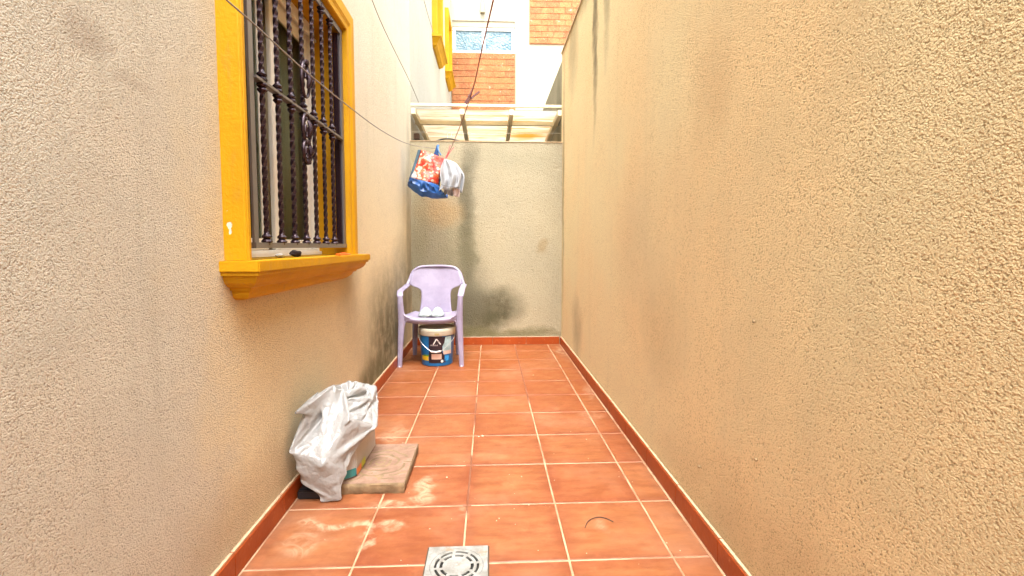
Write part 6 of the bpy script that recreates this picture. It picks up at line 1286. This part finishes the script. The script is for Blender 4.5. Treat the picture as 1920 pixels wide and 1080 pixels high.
-3263,10278,1736,-3262,10309,1718,-3260,10301,1670,-3292,10272,1683,-3318,10300,1700,-3322,10297,1680,-3312,10321,1696,-3294,10353,1692,-3292,10370,1662,
-3276,10389,1686,-3324,10406,1660,-3326,10396,1638,-3322,10386,1636,-3316,10412,1655,-3292,10436,1667,-3288,10412,1662,-3276,10418,1678,-3258,10412,1652,
-3254,10414,1610,-3240,10404,1603,-3239,10426,1614,-3266,10432,1630,-3273,10425,1655,-3276,10437,1668,-3266,10434,1662,-3250,10420,1638,-3239,10436,1634,
-3240,10452,1645,-3243,10464,1642,-3249,10476,1644,-3257,10462,1649,-3264,10465,1645,-3249,10452,1643,-3253,10454,1624,-3260,10452,1613,-3250,10453,1626,
-3254,10466,1611,-3252,10480,1620,-3281,10485,1617,-3300,10472,1620,-3302,10461,1636,-3302,10439,1646,-3323,10456,1626,-3316,10436,1630,-3352,10432,1601,
-3378,10433,1611,-3398,10425,1635,-3386,10408,1636,-3375,10387,1648,-3356,10386,1668,-3349,10378,1676,-3376,10384,1688,-3356,10374,1703,-3370,10378,1692,
-3388,10381,1680,-3407,10365,1678,-3407,10390,1644,-3400,10417,1644,-3414,10420,1664,-3429,10408,1684,-3442,10385,1696,-3448,10362,1703,-3444,10362,1717,
-3439,10341,1712,-3424,10329,1730,-3422,10306,1724,-3393,10310,1722,-3378,10322,1716,-3406,10314,1706,-3386,10303,1701,-3382,10308,1727,-3387,10292,1719,
-3413,10284,1710,-3403,10274,1701,-3385,10272,1696,-3392,10296,1676,-3389,10296,1661,-3392,10285,1650,-3382,10266,1645,-3361,10289,1646,-3372,10304,1660,
-3362,10308,1669,-3371,10288,1696,-3364,10296,1711,-3340,10283,1694,-3338,10310,1683,-3334,10302,1652,-3346,10296,1662,-3356,10321,1664,-3357,10352,1651,
-3344,10372,1654,-3332,10386,1650,-3328,10402,1664,-3329,10398,1684,-3289,10360,1693,-3296,10384,1701,-3310,10376,1696,-3335,10383,1700,-3319,10398,1706,
-3325,10407,1713,-3340,10405,1698,-3338,10405,1682,-3334,10398,1650,-3336,10381,1622,-3336,10391,1614,-3345,10410,1616,-3360,10408,1608,-3355,10405,1600,
-3352,10386,1600,-3350,10390,1624,-3342,10400,1633,-3336,10418,1651,-3337,10426,1657,-3335,10411,1656,-3352,10402,1652,-3355,10389,1647,-3359,10400,1654,
-3348,10418,1654,-3355,10403,1640,-3363,10406,1644,-3352,10414,1642,-3334,10416,1644,-3340,10414,1627,-3344,10401,1616,-3365,10394,1617,-3375,10386,1620,
-3386,10382,1624,-3388,10374,1635,-3372,10366,1635,-3380,10378,1648,-3374,10384,1665,-3364,10363,1664,-3375,10368,1680,-3380,10356,1714,-3383,10361,1724,
-3375,10376,1736,-3387,10369,1749,-3380,10381,1744,-3385,10360,1736,-3389,10336,1727,-3384,10356,1704,-3378,10356,1676,-3390,10358,1664,-3379,10360,1658,
-3390,10348,1652,-3390,10365,1645,-3412,10372,1635,-3416,10386,1636,-3424,10370,1632,-3433,10372,1637,-3428,10356,1640,-3404,10369,1633,-3426,10368,1628,
-3440,10367,1630,-3438,10359,1626,-3432,10354,1618,-3433,10330,1616,-3431,10338,1614,-3421,10344,1634,-3422,10360,1620,-3422,10384,1611,-3415,10382,1606,
-3414,10360,1604,-3400,10366,1604,-3392,10383,1600,-3404,10374,1601,-3396,10364,1606,-3396,10340,1636,-3386,10345,1638,-3371,10354,1604,-3357,10362,1610,
-3325,10355,1626,-3306,10342,1635,-3292,10330,1632,-3289,10353,1644,-3303,10366,1658,-3326,10364,1669,-3320,10359,1679,-3318,10334,1736,-3300,10335,1737,
-3298,10345,1744,-3298,10354,1744,-3296,10351,1725,-3307,10348,1728,-3321,10348,1729,-3327,10346,1732,-3333,10341,1726,-3332,10325,1714,-3329,10319,1690,
-3345,10324,1687,-3344,10340,1682,-3347,10340,1685,-3332,10332,1692,-3336,10329,1708,-3344,10328,1713,-3346,10329,1717,-3346,10336,1722,-3346,10334,1729,
-3352,10330,1728,-3372,10329,1730,-3369,10324,1723,-3358,10336,1718,-3361,10332,1724,-3374,10328,1722,-3367,10333,1725,-3368,10340,1729,-3354,10345,1727,
-3348,10347,1703,-3346,10334,1698,-3356,10343,1705,-3354,10328,1701,-3352,10342,1709,-3347,10348,1718,-3342,10345,1705,-3345,10332,1708,-3346,10316,1716,
-3346,10321,1723,-3346,10327,1742,-3324,10326,1753,-3312,10348,1750,-3328,10344,1756,-3338,10339,1758,-3343,10321,1756,-3341,10304,1753,-3350,10301,1748,
-3348,10303,1726,-3353,10299,1718,-3359,10305,1726,-3355,10312,1732,-3346,10313,1722,-3354,10328,1720,-3374,10334,1714,-3378,10329,1704,-3379,10318,1710,
-3379,10309,1710,-3359,10314,1714,-3351,10314,1710,-3348,10316,1698,-3362,10326,1695,-3355,10332,1687,-3360,10320,1698,-3365,10315,1706,-3361,10306,1708,
-3353,10301,1702,-3354,10300,1678,-3370,10328,1680,-3370,10301,1679,-3356,10308,1694,-3344,10321,1678,-3354,10340,1676,-3347,10348,1681,-3338,10340,1708,
-3324,10328,1707,-3321,10330,1677,-3326,10323,1678,-3314,10325,1688,-3310,10324,1716,-3298,10320,1722,-3310,10332,1716,-3328,10344,1714,-3338,10341,1717,
-3340,10341,1731,-3276,10271,1782,
]
BAG_PTS = [(BAG_N[i]/5000, BAG_N[i+1]/5000, BAG_N[i+2]/5000) for i in range(0, len(BAG_N), 3)]
mb = MB(); mb.v = BAG_PTS
for j in range(BAG_NH+BAG_NC-1):
    for i in range(BAG_NA): mb.f.append((j*BAG_NA+i, j*BAG_NA+(i+1) % BAG_NA, (j+1)*BAG_NA+(i+1) % BAG_NA, (j+1)*BAG_NA+i)); mb.mi.append(0)
for i in range(BAG_NA): mb.f.append(((BAG_NH+BAG_NC-1)*BAG_NA+i, (BAG_NH+BAG_NC-1)*BAG_NA+(i+1) % BAG_NA, len(BAG_PTS)-1)); mb.mi.append(0)
pb = mb.build('plastic_bag', M['plastic'], None, smooth=True, loc=(-.66, 2.05, .045), angle=180, subsurf=1)
tag(pb, 'torn crumpled white plastic carrier bag draped over a carton by the left wall', 'plastic bag')

# ------------------------------------------------------------------ floor drain
dr = empty('floor_drain', (-.1055, 1.443, 0), 'square grey metal floor drain with two rings of slots', 'drain')
DC = Vector((-.1055, 1.443, 0)); HS = .0975
def steelmat():
    t = NT('worn_grey_drain_metal'); n = t.noise(30, 5, .7); c = t.mix(t.mr(n, .35, .7), (.31, .31, .295), (.20, .195, .175)); c = t.mix(t.mr(t.noise(14, 4, .7), .6, .68, 0, .6), c, (.30, .18, .09))
    t.P('Base Color', c); t.P('Roughness', .42); t.P('Metallic', .15); t.P('Normal', t.bump(n, .0006)); return t.m
M['drain'] = steelmat()
MB().box(DC.x-HS-.004, DC.x+HS+.004, DC.y-HS-.004, DC.y+HS+.004, .0012, .0022).build('drain_joint', plain('dark_drain_joint', (.06, .04, .025), .9), dr)
MB().lathe([(0, .0026), (.083, .0026)], DC, 48).build('drain_dark_disc', plain('drain_darkness', (.01, .01, .008), .9), dr)  # flat black disc, the darkness under the grate put into its colour
N_ = 64; rows = []
def sq(a, h_):
    c_, s_ = math.cos(a), math.sin(a); k = h_/max(abs(c_), abs(s_)); return (DC.x+c_*k, DC.y+s_*k)
angs = [2*math.pi*k/N_ for k in range(N_)]
rows = [[(*sq(a, HS), .0024) for a in angs], [(*sq(a, HS-.001), .0075) for a in angs], [(DC.x+.0835*math.cos(a), DC.y+.0835*math.sin(a), .0075) for a in angs], [(DC.x+.083*math.cos(a), DC.y+.083*math.sin(a), .003) for a in angs]]
MB().strip(rows, closed=True).build('drain_frame', M['drain'], dr, smooth=True, angle=30)
def ring(mb, r0, r1, a0=0, a1=2*math.pi, n=48):
    rows = []
    full = a1-a0 > 6.28; m = n if full else n+1
    for r, z in ((r0, .003), (r0, .0072), (r1, .0072), (r1, .003)): rows.append([(DC.x+r*math.cos(a0+(a1-a0)*k/n), DC.y+r*math.sin(a0+(a1-a0)*k/n), z) for k in range(m)])
    mb.strip(rows, closed=full)
gm = MB(); ring(gm, .0705, .0825); ring(gm, .0535, .0625)
for k in range(8):
    a = R(11)+k*math.pi/4; ring(gm, .0620, .0708, a-.075, a+.075, 4)
    a = R(16)+k*math.pi/4; ring(gm, .0430, .0540, a-.11, a+.11, 4)
gm.lathe([(.0, .0058), (.006, .0058), (.0075, .0072), (.044, .0074), (.044, .003)], DC, 48)
gm.build('grate', M['drain'], dr, smooth=True, angle=30)

# ------------------------------------------------------------------ small things
wp = [at(1097, 990, 1.64)]; 
fp = lambda x, y: (lambda d: EYE+d*(-1/d.z)*.998)(ray(x, y))
wpts = [fp(1097, 990), fp(1101, 980), fp(1110, 973), fp(1124, 970), fp(1138, 973), fp(1150, 979)]
for q in wpts: q.z = .003
wi = MB().tube(bez(wpts, 5), .0014, 6).build('wire', plain('dark_twig', (.04, .025, .02), .7), None, smooth=True, loc=wpts[2]); tag(wi, 'thin dark bent wire lying on the floor tiles at right', 'wire')
fk = MB(); random.seed(3)
for (px, py, r) in [(905, 817, .010), (898, 818, .005), (838, 894, .005), (978, 893, .004), (890, 715, .005), (1000, 703, .006), (936, 971, .003), (755, 830, .004)]+[(random.uniform(600, 1300), random.uniform(760, 1060), random.uniform(.0012, .0028)) for _ in range(46)]:
    c = fp(px, py)
    if not (-.75 < c.x < .7): continue
    k = 5; ring_ = [(c.x+r*random.uniform(.6, 1.2)*math.cos(6.28*i/k), c.y+r*random.uniform(.6, 1.2)*math.sin(6.28*i/k)) for i in range(k)]
    fk.strip([[(x, y, .0002) for x, y in ring_], [(c.x+(x-c.x)*.7, c.y+(y-c.y)*.7, .0002+r*.5) for x, y in ring_]], closed=True, cap=True)
f_ = fk.build('crumbs', plain('mortar_crumbs', (.55, .42, .28), .9, var=.3), None); tag(f_, 'loose mortar crumbs and flakes scattered on the tiles', 'debris', kind='stuff')
# things on the window sill
p = Vector((-.705, 2.36, .958)); og = MB(); og.strip([[(p.x-.012, p.y-.09+.18*t, p.z), (p.x+.012, p.y-.09+.18*t, p.z), (p.x+.009, p.y-.09+.18*t, p.z+.010+.004*math.sin(t*5)), (p.x-.009, p.y-.09+.18*t, p.z+.009)] for t in [i/8 for i in range(9)]], closed=True, cap=True)
o = og.build('plastic_strip', plain('orange_plastic', (.80, .12, .01), .4), None, loc=p, bevel=.002); tag(o, 'orange plastic strip lying on the yellow window sill', 'strip')
def lump(c, r, mat, name, label, cat):
    bm = bmesh.new(); bmesh.ops.create_icosphere(bm, subdivisions=3, radius=1)
    for v in bm.verts:
        n = 1+.35*noise.noise(v.co*1.6+Vector(c)*9); v.co = Vector((v.co.x*r[0]*n, v.co.y*r[1]*n, v.co.z*r[2]*n))
    z = min(v.co.z for v in bm.verts)
    for v in bm.verts: v.co.z -= z
    me = bpy.data.meshes.new(name); bm.to_mesh(me); bm.free(); me.materials.append(mat); o = bpy.data.objects.new(name, me); COL.objects.link(o); o.location = c
    for p_ in me.polygons: p_.use_smooth = True
    return tag(o, label, cat)
lump((-.80, 2.02, .9575), (.02, .035, .013), plain('dark_brown_rag', (.03, .015, .015), .8), 'rag', 'small dark rag bunched on the window sill behind the bars', 'rag')
lump((-.79, 1.85, .9575), (.012, .03, .008), plain('white_soap', (.7, .68, .62), .6), 'soap', 'small white piece of soap on the window sill behind the bars', 'soap')
